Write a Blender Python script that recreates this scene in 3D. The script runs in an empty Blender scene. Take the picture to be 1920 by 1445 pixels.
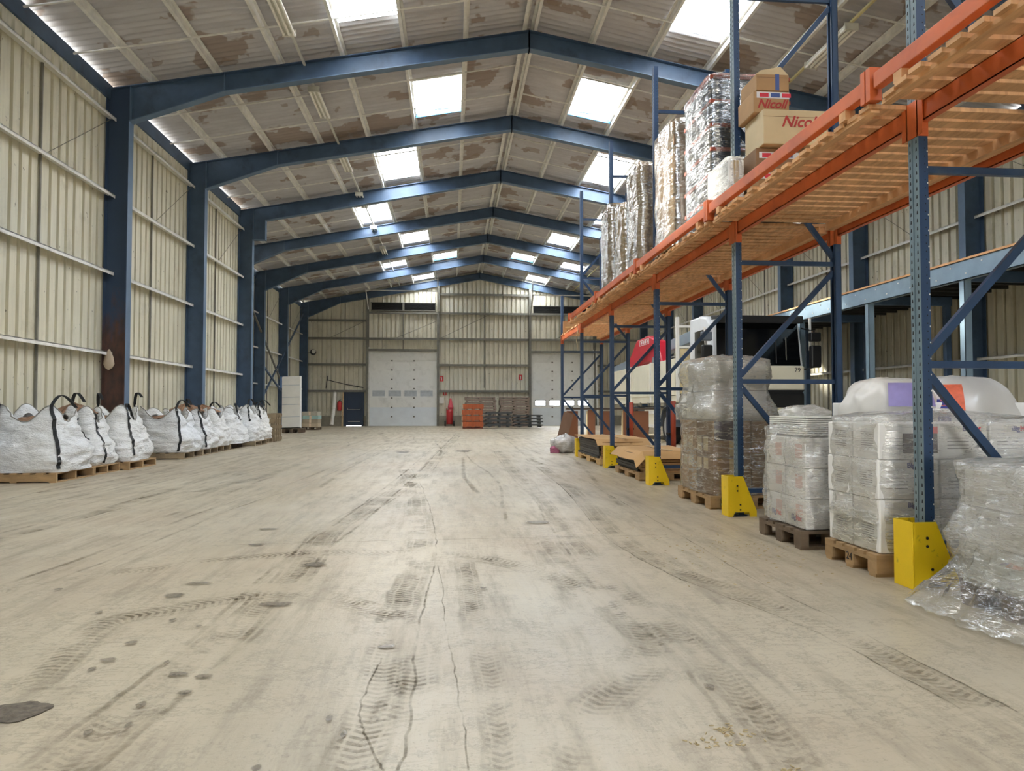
import bpy, bmesh, math, random
from mathutils import Vector, Matrix, noise as MN
random.seed(7)
SC = bpy.context.scene
COL = SC.collection
R = math.radians

# ------------------------------------------------------------------ camera, sky, exposure
cam_d = bpy.data.cameras.new('camera'); cam = bpy.data.objects.new('camera', cam_d); COL.objects.link(cam)
cam_d.sensor_fit = 'HORIZONTAL'; cam_d.sensor_width = 36.0; cam_d.lens = 1333.0/1920*36.0
cam_d.clip_start = 0.05; cam_d.clip_end = 500
_a, _p = R(4.80), R(1.783)
_F = Vector((math.sin(_a)*math.cos(_p), math.cos(_a)*math.cos(_p), math.sin(_p)))
cam.location = (0, 0, 1.1)
cam.rotation_euler = _F.to_track_quat('-Z', 'Y').to_euler()
SC.camera = cam
SC.view_settings.view_transform = 'Standard'; SC.view_settings.look = 'None'
SC.view_settings.gamma = 1.0; SC.view_settings.use_curve_mapping = False
SC.view_settings.exposure = EXPO = 1.14
try:
    SC.cycles.max_bounces = 10; SC.cycles.diffuse_bounces = 6; SC.cycles.glossy_bounces = 4
    SC.cycles.transparent_max_bounces = 16; SC.cycles.sample_clamp_indirect = 6.0
    SC.cycles.caustics_reflective = False; SC.cycles.caustics_refractive = False
    SC.cycles.use_denoising = True
except Exception: pass

W = bpy.data.worlds.new('sky'); SC.world = W; W.use_nodes = True
def build_world(strength):
    nt = W.node_tree; nt.nodes.clear(); N = nt.nodes.new; L = nt.links.new
    tc = N('ShaderNodeTexCoord'); mp = N('ShaderNodeMapping'); mp.inputs['Scale'].default_value = (1.6, 1.6, 3.2)
    no = N('ShaderNodeTexNoise'); no.inputs['Scale'].default_value = 2.2; no.inputs['Detail'].default_value = 6; no.inputs['Roughness'].default_value = .6
    cr = N('ShaderNodeValToRGB'); cr.color_ramp.elements[0].position = .34; cr.color_ramp.elements[1].position = .54
    cr.color_ramp.elements[0].color = (.50, .68, .96, 1); cr.color_ramp.elements[1].color = (1.0, .965, .91, 1)
    sp = N('ShaderNodeSeparateXYZ'); gr = N('ShaderNodeValToRGB')
    gr.color_ramp.elements[0].position = .47; gr.color_ramp.elements[0].color = (.62, .58, .50, 1)
    gr.color_ramp.elements[1].position = .50; gr.color_ramp.elements[1].color = (1, 1, 1, 1)
    ma = N('ShaderNodeMath'); ma.operation = 'MULTIPLY_ADD'; ma.inputs[1].default_value = .5; ma.inputs[2].default_value = .5
    mx = N('ShaderNodeMixRGB'); mx.blend_type = 'MULTIPLY'; mx.inputs[0].default_value = 1
    bg = N('ShaderNodeBackground'); bg.inputs['Strength'].default_value = strength; out = N('ShaderNodeOutputWorld')
    L(tc.outputs['Generated'], mp.inputs[0]); L(mp.outputs[0], no.inputs['Vector']); L(no.outputs['Fac'], cr.inputs[0])
    L(tc.outputs['Generated'], sp.inputs[0]); L(sp.outputs['Z'], ma.inputs[0]); L(ma.outputs[0], gr.inputs[0])
    L(cr.outputs[0], mx.inputs[1]); L(gr.outputs[0], mx.inputs[2]); L(mx.outputs[0], bg.inputs['Color']); L(bg.outputs[0], out.inputs[0])
build_world(SKY_STRENGTH := 14.0)
sun_d = bpy.data.lights.new('sun', 'SUN'); sun_d.energy = 7.0; sun_d.angle = R(2.5); sun_d.color = (1.0, .93, .80)
sun = bpy.data.objects.new('sun', sun_d); COL.objects.link(sun); sun.location = (-20, 20, 30)
sun.rotation_euler = Vector((4.45, -4.55, -4.9)).to_track_quat('-Z', 'Y').to_euler()
def portal(loc, sx, sy, rot):
    l = bpy.data.lights.new('daylight_portal', 'AREA'); l.shape = 'RECTANGLE'; l.size = sx; l.size_y = sy
    l.cycles.is_portal = True
    o = bpy.data.objects.new('daylight_portal', l); COL.objects.link(o); o.location = loc; o.rotation_euler = rot
    return o

# ------------------------------------------------------------------ materials
def lin(c):
    if isinstance(c, str): c = tuple(int(c[i:i+2], 16)/255 for i in (0, 2, 4))
    return tuple((v/12.92 if v <= .04045 else ((v+.055)/1.055)**2.4) for v in c)
class NT:
    def __init__(s, name):
        s.m = bpy.data.materials.new(name); s.m.use_nodes = True; s.t = s.m.node_tree
        s.b = s.t.nodes['Principled BSDF']; s.o = s.t.nodes['Material Output']
    def n(s, t, **k):
        x = s.t.nodes.new('ShaderNode'+t)
        for a, v in k.items():
            if a.startswith('i_'):
                key = a[2:]; key = int(key) if key.isdigit() else key
                x.inputs[key].default_value = v
            else: setattr(x, a, v)
        return x
    def l(s, a, b): s.t.links.new(a, b)
    def coord(s, scale=(1, 1, 1), rand=True):
        tc = s.n('TexCoord'); mp = s.n('Mapping'); mp.inputs['Scale'].default_value = scale
        if rand:
            oi = s.n('ObjectInfo'); mu = s.n('Math', operation='MULTIPLY', i_1=37.0); s.l(oi.outputs['Random'], mu.inputs[0])
            ad = s.n('VectorMath', operation='ADD'); s.l(tc.outputs['Object'], ad.inputs[0]); s.l(mu.outputs[0], ad.inputs[1])
            s.l(ad.outputs[0], mp.inputs[0])
        else: s.l(tc.outputs['Object'], mp.inputs[0])
        return mp.outputs[0]
    def noise(s, vec, scale, detail=4, rough=.55):
        x = s.n('TexNoise'); x.inputs['Scale'].default_value = scale; x.inputs['Detail'].default_value = detail; x.inputs['Roughness'].default_value = rough
        s.l(vec, x.inputs['Vector']); return x.outputs['Fac']
    def ramp(s, fac, stops):
        r = s.n('ValToRGB'); e = r.color_ramp.elements
        while len(e) < len(stops): e.new(.5)
        for k, (p, c) in enumerate(stops):
            e[k].position = p; e[k].color = (c, c, c, 1) if isinstance(c, (int, float)) else (*c, 1)
        s.l(fac, r.inputs[0]); return r.outputs[0]
    def mix(s, fac, a, b, mode='MIX'):
        x = s.n('MixRGB', blend_type=mode)
        for k, v in ((0, fac), (1, a), (2, b)):
            if hasattr(v, 'is_output'): s.l(v, x.inputs[k])
            else: x.inputs[k].default_value = v if k == 0 else (*v[:3], 1)
        return x.outputs[0]
    def bump(s, h, strength=.3, dist=.01):
        b = s.n('Bump'); b.inputs['Strength'].default_value = strength; b.inputs['Distance'].default_value = dist
        s.l(h, b.inputs['Height']); s.l(b.outputs[0], s.b.inputs['Normal'])
MATS = {}
def mat(name, col, rough=.6, metal=0.0, var=.1, scale=3.0, stretch=(1, 1, 1), bump=0, bscale=30, dirt=None, dirt_amt=(.55, .75), dirt_scale=2.0, spec=.5):
    if name in MATS: return MATS[name]
    k = NT(name); c = lin(col); v = k.coord(stretch)
    f = k.noise(v, scale)
    base = k.ramp(f, [(.3, tuple(x*(1-var) for x in c)), (.7, tuple(min(1, x*(1+var)) for x in c))])
    if dirt:
        g = k.noise(v, dirt_scale, 6, .65); g = k.ramp(g, [(dirt_amt[0], 0.0), (dirt_amt[1], 1.0)])
        base = k.mix(g, base, lin(dirt))
    k.l(base, k.b.inputs['Base Color'])
    k.b.inputs['Roughness'].default_value = rough; k.b.inputs['Metallic'].default_value = metal
    k.b.inputs['Specular IOR Level'].default_value = spec
    if bump: k.bump(k.noise(v, bscale, 5), bump)
    MATS[name] = k.m; return k.m

# ------------------------------------------------------------------ mesh helpers
WM = {}
def wm(o): return WM.get(o.name, Matrix.Identity(4)) if o else Matrix.Identity(4)
def tag(o, label=None, cat=None, group=None, kind=None):
    if label: o['label'] = label
    if cat: o['category'] = cat
    if group: o['group'] = group
    if kind: o['kind'] = kind
    return o
class B:
    def __init__(s): s.v = []; s.f = []; s.mi = []; s.T = Matrix.Identity(4); s.m = 0
    def add(s, vs, fs):
        k = len(s.v); s.v += [s.T @ Vector(p) for p in vs]
        s.f += [tuple(i+k for i in f) for f in fs]; s.mi += [s.m]*len(fs); return s
    def box(s, x0, x1, y0, y1, z0, z1):
        s.add([(x0,y0,z0),(x1,y0,z0),(x1,y1,z0),(x0,y1,z0),(x0,y0,z1),(x1,y0,z1),(x1,y1,z1),(x0,y1,z1)],
              [(0,3,2,1),(4,5,6,7),(0,1,5,4),(1,2,6,5),(2,3,7,6),(3,0,4,7)]); return s
    def bar(s, p, q, w, h, up=(0, 0, 1)):
        p, q = Vector(p), Vector(q); d = (q-p).normalized(); u = Vector(up)
        if abs(d.dot(u)) > .98: u = Vector((1, 0, 0)) if abs(d.x) < .9 else Vector((0, 1, 0))
        a = d.cross(u).normalized()*(w/2); b = a.cross(d).normalized()*(h/2)
        vs = [p-a-b, p+a-b, p+a+b, p-a+b, q-a-b, q+a-b, q+a+b, q-a+b]
        return s.add(vs, [(0,3,2,1),(4,5,6,7),(0,1,5,4),(1,2,6,5),(2,3,7,6),(3,0,4,7)])
    def prism(s, poly, axis, a0, a1):
        n = len(poly)
        def P(u, w, a): return {'x': (a, u, w), 'y': (u, a, w), 'z': (u, w, a)}[axis]
        vs = [P(u, w, a0) for u, w in poly]+[P(u, w, a1) for u, w in poly]
        return s.add(vs, [tuple(range(n)), tuple(range(2*n-1, n-1, -1))]+[(i, i+n, (i+1) % n+n, (i+1) % n) for i in range(n)])
    def tube(s, pts, r, n=8, cap=True):
        pts = [Vector(p) for p in pts]; rings = []; rr = r if isinstance(r, (list, tuple)) else [r]*len(pts)
        ref = None
        for i, p in enumerate(pts):
            d = (pts[min(i+1, len(pts)-1)]-pts[max(i-1, 0)]).normalized()
            if ref is None: ref = Vector((0, 0, 1)) if abs(d.z) < .9 else Vector((1, 0, 0))
            a = d.cross(ref).normalized(); b = d.cross(a).normalized(); ref = a.cross(d).normalized() if False else ref
            rings.append([p+(a*math.cos(2*math.pi*k/n)+b*math.sin(2*math.pi*k/n))*rr[i] for k in range(n)])
        vs = [v for q in rings for v in q]; fs = []
        for i in range(len(pts)-1):
            for k in range(n): fs.append((i*n+k, i*n+(k+1) % n, (i+1)*n+(k+1) % n, (i+1)*n+k))
        if cap: fs += [tuple(range(n-1, -1, -1)), tuple(range((len(pts)-1)*n, len(pts)*n))]
        return s.add(vs, fs)
    def lathe(s, prof, c, axis='z', n=20):
        vs = []; fs = []; c = Vector(c)
        for r, h in prof:
            for k in range(n):
                a = 2*math.pi*k/n; x, y = r*math.cos(a), r*math.sin(a)
                vs.append(c+Vector({'z': (x, y, h), 'x': (h, x, y), 'y': (x, h, y)}[axis]))
        for i in range(len(prof)-1):
            for k in range(n): fs.append((i*n+k, i*n+(k+1) % n, (i+1)*n+(k+1) % n, (i+1)*n+k))
        fs += [tuple(range(n-1, -1, -1)), tuple(range((len(prof)-1)*n, len(prof)*n))]
        return s.add(vs, fs)
    def grid(s, rows, closed=False):
        m = len(rows[0]); vs = [p for r in rows for p in r]; fs = []
        for i in range(len(rows)-1):
            for k in range(m if closed else m-1): fs.append((i*m+k, i*m+(k+1) % m, (i+1)*m+(k+1) % m, (i+1)*m+k))
        return s.add(vs, fs)
    def build(s, name, m, parent=None, smooth=False, bevel=0, solid=0, fixn=True, kind=None, uv=None):
        me = bpy.data.meshes.new(name)
        inv = wm(parent).inverted() if parent else Matrix.Identity(4)
        me.from_pydata([inv @ v for v in s.v], [], s.f)
        for x in (m if isinstance(m, (list, tuple)) else [m]): me.materials.append(x)
        if any(s.mi): me.polygons.foreach_set('material_index', s.mi)
        if fixn:
            bm = bmesh.new(); bm.from_mesh(me); bmesh.ops.recalc_face_normals(bm, faces=bm.faces); bm.to_mesh(me); bm.free()
        if smooth: me.polygons.foreach_set('use_smooth', [True]*len(me.polygons))
        if uv:
            ul = me.uv_layers.new(name='UVMap')
            for lp in me.loops: ul.data[lp.index].uv = uv[lp.vertex_index]
        o = bpy.data.objects.new(name, me); COL.objects.link(o)
        if parent: o.parent = parent; WM[o.name] = wm(parent)
        if bevel:
            b = o.modifiers.new('bevel', 'BEVEL'); b.width = bevel; b.segments = 2; b.limit_method = 'ANGLE'
        if solid:
            q = o.modifiers.new('thickness', 'SOLIDIFY'); q.thickness = solid; q.offset = 0
        if kind: o['kind'] = kind
        return o
def thing(name, label, cat, loc=(0, 0, 0), rz=0, group=None, kind=None):
    o = bpy.data.objects.new(name, None); COL.objects.link(o); o.empty_display_size = .1
    o.location = loc; o.rotation_euler = (0, 0, rz)
    WM[o.name] = Matrix.Translation(loc) @ Matrix.Rotation(rz, 4, 'Z')
    return tag(o, label, cat, group, kind)
KIDS = {}
def copy_tree(o, loc=None, rz=None, parent=None, label=None):
    c = o.copy(); COL.objects.link(c)
    if parent: c.parent = parent
    if loc is not None: c.location = loc
    if rz is not None: c.rotation_euler = (0, 0, rz)
    if label: c['label'] = label
    for ch in [x for x in bpy.data.objects if x.parent == o]: copy_tree(ch, parent=c)
    if loc is not None: WM[c.name] = Matrix.Translation(loc) @ Matrix.Rotation(rz or 0, 4, 'Z')
    return c
_TXT = {}
def text(s, size, m, parent, M, name='lettering', depth=.002, bold=0, shear=0, align='CENTER'):
    cu = bpy.data.curves.new('text', 'FONT'); cu.body = s; cu.size = size; cu.extrude = depth; cu.align_x = align; cu.align_y = 'CENTER'
    cu.offset = bold; cu.shear = shear; cu.resolution_u = 3
    t = bpy.data.objects.new('text', cu); COL.objects.link(t); bpy.context.view_layer.update()
    me = bpy.data.meshes.new_from_object(t.evaluated_get(bpy.context.evaluated_depsgraph_get()))
    bpy.data.objects.remove(t); bpy.data.curves.remove(cu)
    me.transform(wm(parent).inverted() @ M); me.materials.clear(); me.materials.append(m)
    o = bpy.data.objects.new(name, me); COL.objects.link(o); o.parent = parent; WM[o.name] = wm(parent); return o
def face_m(loc, n):   # text frame facing direction n ('-y','-x','+x')
    rz = {'-y': 0, '-x': -math.pi/2, '+x': math.pi/2}[n]
    return Matrix.Translation(loc) @ Matrix.Rotation(rz, 4, 'Z') @ Matrix.Rotation(math.pi/2, 4, 'X')
def fbm(p, o=3): return MN.fractal(Vector(p), 1.0, 2.0, o)
# ------------------------------------------------------------------ structure
XR = 1.65; SL = .185
FR = [-12.2, -7.6, -3.05, 1.5, 6.05, 10.62, 15.2, 19.73, 24.3, 28.87, 33.4, 38.0, 43.12]   # portal frame planes
Y0, Y1 = -12.2, 43.2
XN, XW, XE = -7.12, -9.05, 12.05          # narrow left wall, wide left wall, right wall
def zr(x): return 9.30-SL*abs(x-XR)       # top of rafters
def k_clad(name, col):
    k = NT(name); v = k.coord((1, 1, 1)); vs = k.coord((2.2, 2.2, .18))
    c = lin(col)
    f = k.noise(vs, 5, 5, .6); base = k.ramp(f, [(.3, tuple(x*.88 for x in c)), (.72, tuple(min(1, x*1.07) for x in c))])
    g = k.ramp(k.noise(v, 1.3, 6, .7), [(.56, 0.0), (.80, .45)]); base = k.mix(g, base, lin('6f6750'))
    sp = k.ramp(k.noise(v, 9, 3, .5), [(.70, 0.0), (.76, .8)]); base = k.mix(sp, base, lin('4d4a3c'))
    k.l(base, k.b.inputs['Base Color']); k.b.inputs['Roughness'].default_value = .55
    return k.m
m_clad = k_clad('cladding_cream', 'd2cdb8'); m_cladb = k_clad('cladding_back', 'd8d3c0')
m_blue = mat('steel_blue', '41566f', .5, 0, .18, 2.5, dirt='2a3540', dirt_amt=(.55, .8), dirt_scale=1.5)
m_bluelt = mat('steel_blue_light', '566d86', .5, 0, .15, 2.5)
m_galv = mat('galvanised', 'dddcd6', .5, 0, .12, 6)
m_galvd = mat('galvanised_dull', '75736a', .6, .1, .15, 6, dirt='5d584c')
m_conc = mat('plinth_concrete', '8f8a7c', .85, 0, .15, 3, bump=.2, dirt='5f5a4f')
def k_rust():
    k = NT('steel_blue_rusted'); v = k.coord((1, 1, .5), False)
    tc = k.n('TexCoord'); sp = k.n('SeparateXYZ'); k.l(tc.outputs['Object'], sp.inputs[0])
    mr = k.n('MapRange', i_1=2.0, i_2=4.2, i_3=1.0, i_4=0.0); k.l(sp.outputs['Z'], mr.inputs[0])
    ad = k.n('Math', operation='ADD'); k.l(mr.outputs[0], ad.inputs[0]); no = k.noise(v, 3, 6, .7)
    sb = k.n('Math', operation='MULTIPLY_ADD', i_1=1.4, i_2=-.75); k.l(no, sb.inputs[0]); k.l(sb.outputs[0], ad.inputs[1])
    f = k.ramp(ad.outputs[0], [(.35, 0.0), (.7, 1.0)])
    rc = k.ramp(k.noise(v, 9, 4), [(.3, lin('3d302a')), (.7, lin('604236'))])
    k.l(k.mix(f, lin('31435c'), rc), k.b.inputs['Base Color']); k.b.inputs['Roughness'].default_value = .7; return k.m
m_rust = k_rust()
def k_roof():
    k = NT('fibre_cement_sheet'); v = k.coord((1, 1, 1), False); vs = k.coord((.35, 1.6, 1), True)
    f = k.noise(vs, 3, 5, .6); base = k.ramp(f, [(.3, lin('b3b1b4')), (.7, lin('c6c5c8'))])
    g = k.ramp(k.noise(v, .75, 4, .5), [(.57, 0.0), (.585, .75)]); base = k.mix(g, base, lin('8f7c6e'))  # brown blotches: uneven HDR light painted into the sheet colour, not staining
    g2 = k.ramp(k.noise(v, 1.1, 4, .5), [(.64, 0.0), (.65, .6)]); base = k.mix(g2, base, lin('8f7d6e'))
    k.l(base, k.b.inputs['Base Color']); k.b.inputs['Roughness'].default_value = .85; return k.m
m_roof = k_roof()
def k_sky():
    k = NT('rooflight_sheet'); v = k.coord((1, 1, 1))
    t = k.n('BsdfTransparent'); t.inputs[0].default_value = (.96, .98, 1, 1); d = k.n('BsdfTranslucent'); d.inputs[0].default_value = (.9, .93, .95, 1)
    mx = k.n('MixShader'); f = k.ramp(k.noise(v, 3, 4), [(.3, .06), (.75, .22)]); k.l(f, mx.inputs[0]); k.l(t.outputs[0], mx.inputs[1]); k.l(d.outputs[0], mx.inputs[2])
    k.l(mx.outputs[0], k.o.inputs[0]); return k.m
m_skyl = k_sky()
def k_glass():
    k = NT('clear_glazing'); t = k.n('BsdfTransparent'); t.inputs[0].default_value = (.93, .96, .97, 1); g = k.n('BsdfGlossy'); g.inputs['Roughness'].default_value = .05
    mx = k.n('MixShader', i_0=.07); k.l(t.outputs[0], mx.inputs[1]); k.l(g.outputs[0], mx.inputs[2]); k.l(mx.outputs[0], k.o.inputs[0]); return k.m
m_glass = k_glass()
m_ventblue = mat('vent_blue', '3f8ec8', .5)

# floor
def k_floor():
    k = NT('worn_concrete'); v = k.coord((1, 1, 1), False); vy = k.coord((1.0, .14, 1), False)
    f = k.noise(v, .35, 6, .6); base = k.ramp(f, [(.28, lin('a59a83')), (.5, lin('b4a992')), (.72, lin('c2b8a1'))])
    f2 = k.noise(vy, 1.1, 8, .68); base = k.mix(k.ramp(f2, [(.50, 0.0), (.76, .55)]), base, lin('8f846f'))
    f3 = k.noise(vy, 5.5, 6, .7); base = k.mix(k.ramp(f3, [(.50, 0.0), (.68, .5)]), base, lin('786e5e'))
    f5 = k.noise(v, 3.2, 7, .75); base = k.mix(k.ramp(f5, [(.53, 0.0), (.56, .3), (.59, .0)]), base, lin('6c6455'))
    f4 = k.noise(v, 55, 3, .6); base = k.mix(k.ramp(f4, [(.60, 0.0), (.72, .4)]), base, lin('6a6254'))
    vc = k.coord((1.0, 2.4, 1), False); cn = k.noise(vc, 7, 5, .62); cm = k.ramp(k.noise(v, .9, 4, .6), [(.42, .1), (.62, 1.0)])
    cf = k.n('Math', operation='MULTIPLY'); k.l(k.ramp(cn, [(.475, 0.0), (.5, .55), (.525, 0.0)]), cf.inputs[0]); k.l(cm, cf.inputs[1]); base = k.mix(cf.outputs[0], base, lin('6e6452'))
    cb = k.ramp(k.noise(v, .5, 5, .6), [(.48, 0.0), (.7, .35)]); base = k.mix(cb, base, lin('a08a72'))
    k.l(base, k.b.inputs['Base Color'])
    k.l(k.ramp(f3, [(.3, .30), (.7, .58)]), k.b.inputs['Roughness']); k.b.inputs['Specular IOR Level'].default_value = .5
    mm = k.n('Math', operation='ADD'); k.l(f5, mm.inputs[0]); k.l(f3, mm.inputs[1]); k.bump(mm.outputs[0], .3, .012); return k.m
m_floor = k_floor()
floor = B().box(-9.4, 12.4, Y0-1.5, Y1+.25, -.2, 0).build('floor', m_floor)
tag(floor, 'worn pale concrete warehouse floor with tyre tracks and cracks', 'floor', kind='structure')

def ribs(u0, u1, z0, ztop, P, b=None):
    """trapezoid rib sheet between u0..u1; P(u, d, z) -> xyz, d = depth outwards"""
    b = b or B(); pts = []; pit = .27; n = math.ceil((u1-u0)/pit-1e-6)
    for i in range(n):
        for du, d in ((0, 0), (.182, 0), (.187, .085), (.262, .085)):
            u = u0+i*pit+du
            if u < u1-1e-4: pts.append((u, d))
    pts.append((u1, 0))
    b.grid([[P(u, d, z0) for u, d in pts], [P(u, d, ztop(u)) for u, d in pts]]); return b
def rail(parent, p, q, inward, m=None, lip=.07):
    """cold formed rail: a shelf with an upstand lip; inward = unit vector into the room"""
    p, q, i = Vector(p), Vector(q), Vector(inward)
    b = B(); z = Vector((0, 0, 1))
    b.add([p, q, q+i*.17, p+i*.17, p+z*.012, q+z*.012, q+i*.17+z*.012, p+i*.17+z*.012], [(0,1,2,3),(7,6,5,4),(0,4,5,1),(1,5,6,2),(2,6,7,3),(3,7,4,0)])
    a = p+i*.158+z*(.015-lip); c = q+i*.158+z*(.015-lip)
    b.add([a, c, c+i*.012, a+i*.012, a+z*lip, c+z*lip, c+i*.012+z*lip, a+i*.012+z*lip], [(0,1,2,3),(7,6,5,4),(0,4,5,1),(1,5,6,2),(2,6,7,3),(3,7,4,0)])
    return b.build('wall_rail', m or m_galv, parent)

RAILS = (2.22, 3.87, 5.47, 7.07)
def side_wall(name, label, segs, sgn, rails):
    """segs: list of (x, y0, y1); sgn=+1 room lies at +x"""
    bk = B()
    for x, a, c in segs:
        xo = x-sgn*.1; bk.box(min(xo, xo-sgn*.02), max(xo, xo-sgn*.02), a, c, 0, zr(x)+.02)
    w = bk.build(name, m_cladb); tag(w, label, 'wall', kind='structure')
    for x, a, c in segs:
        ys = sorted({a, c} | {y for y in FR if a < y < c})
        for y0, y1 in zip(ys, ys[1:]):
            n = 4; st = (y1-y0)/n
            for i in range(n):
                ribs(y0+i*st, y0+(i+1)*st, 0, lambda u: zr(x)-.02, lambda u, d, z: (x-sgn*d, u, z)).build('cladding_sheet', m_clad, w)
            for z in rails:
                if z < zr(x)-.35: rail(w, (x+sgn*.002, y0+.12, z), (x+sgn*.002, y1-.01, z), (sgn, 0, 0))
            ym = y0+.47*(y1-y0)
            B().bar((x+sgn*.03, ym, .4), (x+sgn*.03, ym, min(rails[-1], zr(x)-.35)), .035, .035).build('rail_tie', m_galvd, w)
            B().tube([(x+sgn*.09, y1-.1, rails[-1]-.05), (x+sgn*.09, ym, rails[-2])], .007, 5).build('tie_rod', m_galvd, w)
        B().box(min(x, x+sgn*.05), max(x, x+sgn*.05), a, c, zr(x)-.20, zr(x)+.105).build('eave_beam', m_blue, w)
    return w
wl = side_wall('wall_left', 'cream ribbed steel cladding along the left side of the hall', [(XN, Y0, 24.3), (XW, 24.3, Y1)], 1, RAILS)
ribs(XW, XN, 0, lambda u: zr(u)-.02, lambda u, d, z: (u, 24.36+d, z)).build('cladding_sheet', m_clad, wl)
wr = side_wall('wall_right', 'cream ribbed steel cladding along the right side behind the racking', [(XE, Y0, Y1)], -1, RAILS)

# back wall with openings: (x0, x1, ztop)
OPEN = [(-4.95, -.93, 4.48), (4.87, 8.6, 4.42), (-6.38, -5.32, 2.12)]
bk = B(); xs = sorted({XW, XE, XR} | {o[0] for o in OPEN} | {o[1] for o in OPEN})
for a, c in zip(xs, xs[1:]):
    z0 = next((o[2] for o in OPEN if o[0] <= a and c <= o[1]), 0)
    bk.prism([(a, z0), (c, z0), (c, zr(c)+.2), (a, zr(a)+.2)], 'y', Y1+.1, Y1+.12)
wb = bk.build('wall_back', m_cladb); tag(wb, 'grimy ribbed gable wall at the far end of the hall', 'wall', kind='structure')
x = XW
while x < XE-.01:
    x2 = min(x+.81, XE)
    cuts = sorted({x, x2} | {o[k] for o in OPEN for k in (0, 1) if x < o[k] < x2})
    for a, c in zip(cuts, cuts[1:]):
        z0 = next((o[2] for o in OPEN if o[0] <= a+.001 and c <= o[1]+.001), .6)
        ribs(a, c, z0, lambda u: zr(u)-.02, lambda u, d, z: (u, Y1+d, z)).build('cladding_sheet', m_cladb, wb)
    x = x2
for a, c in ((XW, -6.42), (-5.3, -5.0), (-.86, 4.8), (8.66, XE)):
    B().box(a, c, Y1-.12, Y1+.06, 0, .62).build('concrete_plinth', m_conc, wb)
PX = [-8.6, -5.06, -.86, 4.72, 8.72, 11.7]
for a, c in zip(PX, PX[1:]):
    for z in (2.14, 3.72, 5.28, 6.36 if a < -8 or c > 11 else 6.85, 8.0):
        if z > min(zr(a), zr(c))-.45: continue
        if z < 4.45 and (a, c) in ((-5.06, -.86), (4.72, 8.72)): continue
        rail(wb, (a+.06, Y1-.002, z), (c-.06, Y1-.002, z), (0, -1, 0), m_galvd, .13)
    if z and (a, c) not in ((-8.6, -5.06), (8.72, 11.7)):
        B().bar(((a+c)/2, Y1-.05, 4.6 if (a, c) != (-.86, 4.72) else 2.3), ((a+c)/2, Y1-.05, 8.0 if a == -.86 else 6.85), .05, .05).build('rail_tie', m_galvd, wb)
    B().tube([(a+.15, Y1-.1, 5.3), ((a+c)/2+.6, Y1-.1, 6.9)] if a in (-.86,) else [(c-.15, Y1-.1, 6.3), ((a+c)/2-.4, Y1-.1, 5.3)], .012, 5).build('tie_rod', m_galvd, wb)
for px in PX[1:-1]:
    z1 = zr(px)-.4; b = B()
    b.box(px-.07, px+.07, Y1-.26, Y1-.245, 0, z1).box(px-.07, px+.07, Y1-.02, Y1-.005, 0, z1).box(px-.006, px+.006, Y1-.245, Y1-.02, 0, z1)
    b.build('wind_post', m_galvd, wb)
# unseen front wall behind the camera; doorway put in and sized for frontal light
DW = (0.2, 3.6, 3.4)
bk = B()
for a, c, z0 in ((XN, DW[0], 0), (DW[0], XR, DW[2]), (XR, DW[1], DW[2]), (DW[1], XE, 0)):
    bk.prism([(a, z0), (c, z0), (c, zr(c)+.2), (a, zr(a)+.2)], 'y', Y0-.05, Y0)
tag(bk.build('wall_front', m_cladb), 'unseen gable wall behind the viewpoint with a doorway added for light', 'wall', kind='structure')
portal(((DW[0]+DW[1])/2, Y0-.1, DW[2]/2), DW[1]-DW[0], DW[2], (R(90), 0, 0))

# ---- portal frames
def strip(b, pts, w=.20, t=.016, y=0):
    """flange plate following a polyline in the x-z plane, width w along y"""
    for (x0, z0), (x1, z1) in zip(pts, pts[1:]):
        d = Vector((x1-x0, 0, z1-z0)); n = Vector((-d.z, 0, d.x)).normalized()*(t/2)
        p, q = Vector((x0, 0, z0)), Vector((x1, 0, z1)); vs = []
        for e in (p, q):
            for sg, yy in ((-1, -w/2), (1, -w/2), (1, w/2), (-1, w/2)): vs.append((e+n*sg)+Vector((0, y+yy, 0)))
        b.add(vs, [(0,3,2,1),(4,5,6,7),(0,1,5,4),(1,2,6,5),(2,3,7,6),(3,0,4,7)])
def plate(b, poly, y, t=.012): b.prism(poly, 'y', y-t/2, y+t/2)
ORD = ['behind the viewpoint, rearmost', 'behind the viewpoint, second', 'behind the viewpoint, third', 'just ahead of the viewpoint', 'second ahead of the viewpoint', 'third ahead of the viewpoint',
       'nearest one seen whole on the left', 'second one seen on the left', 'third on the left with a stepped end', 'fourth from the near end', 'fifth from the near end', 'sixth from the near end', 'against the far gable']
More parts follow.
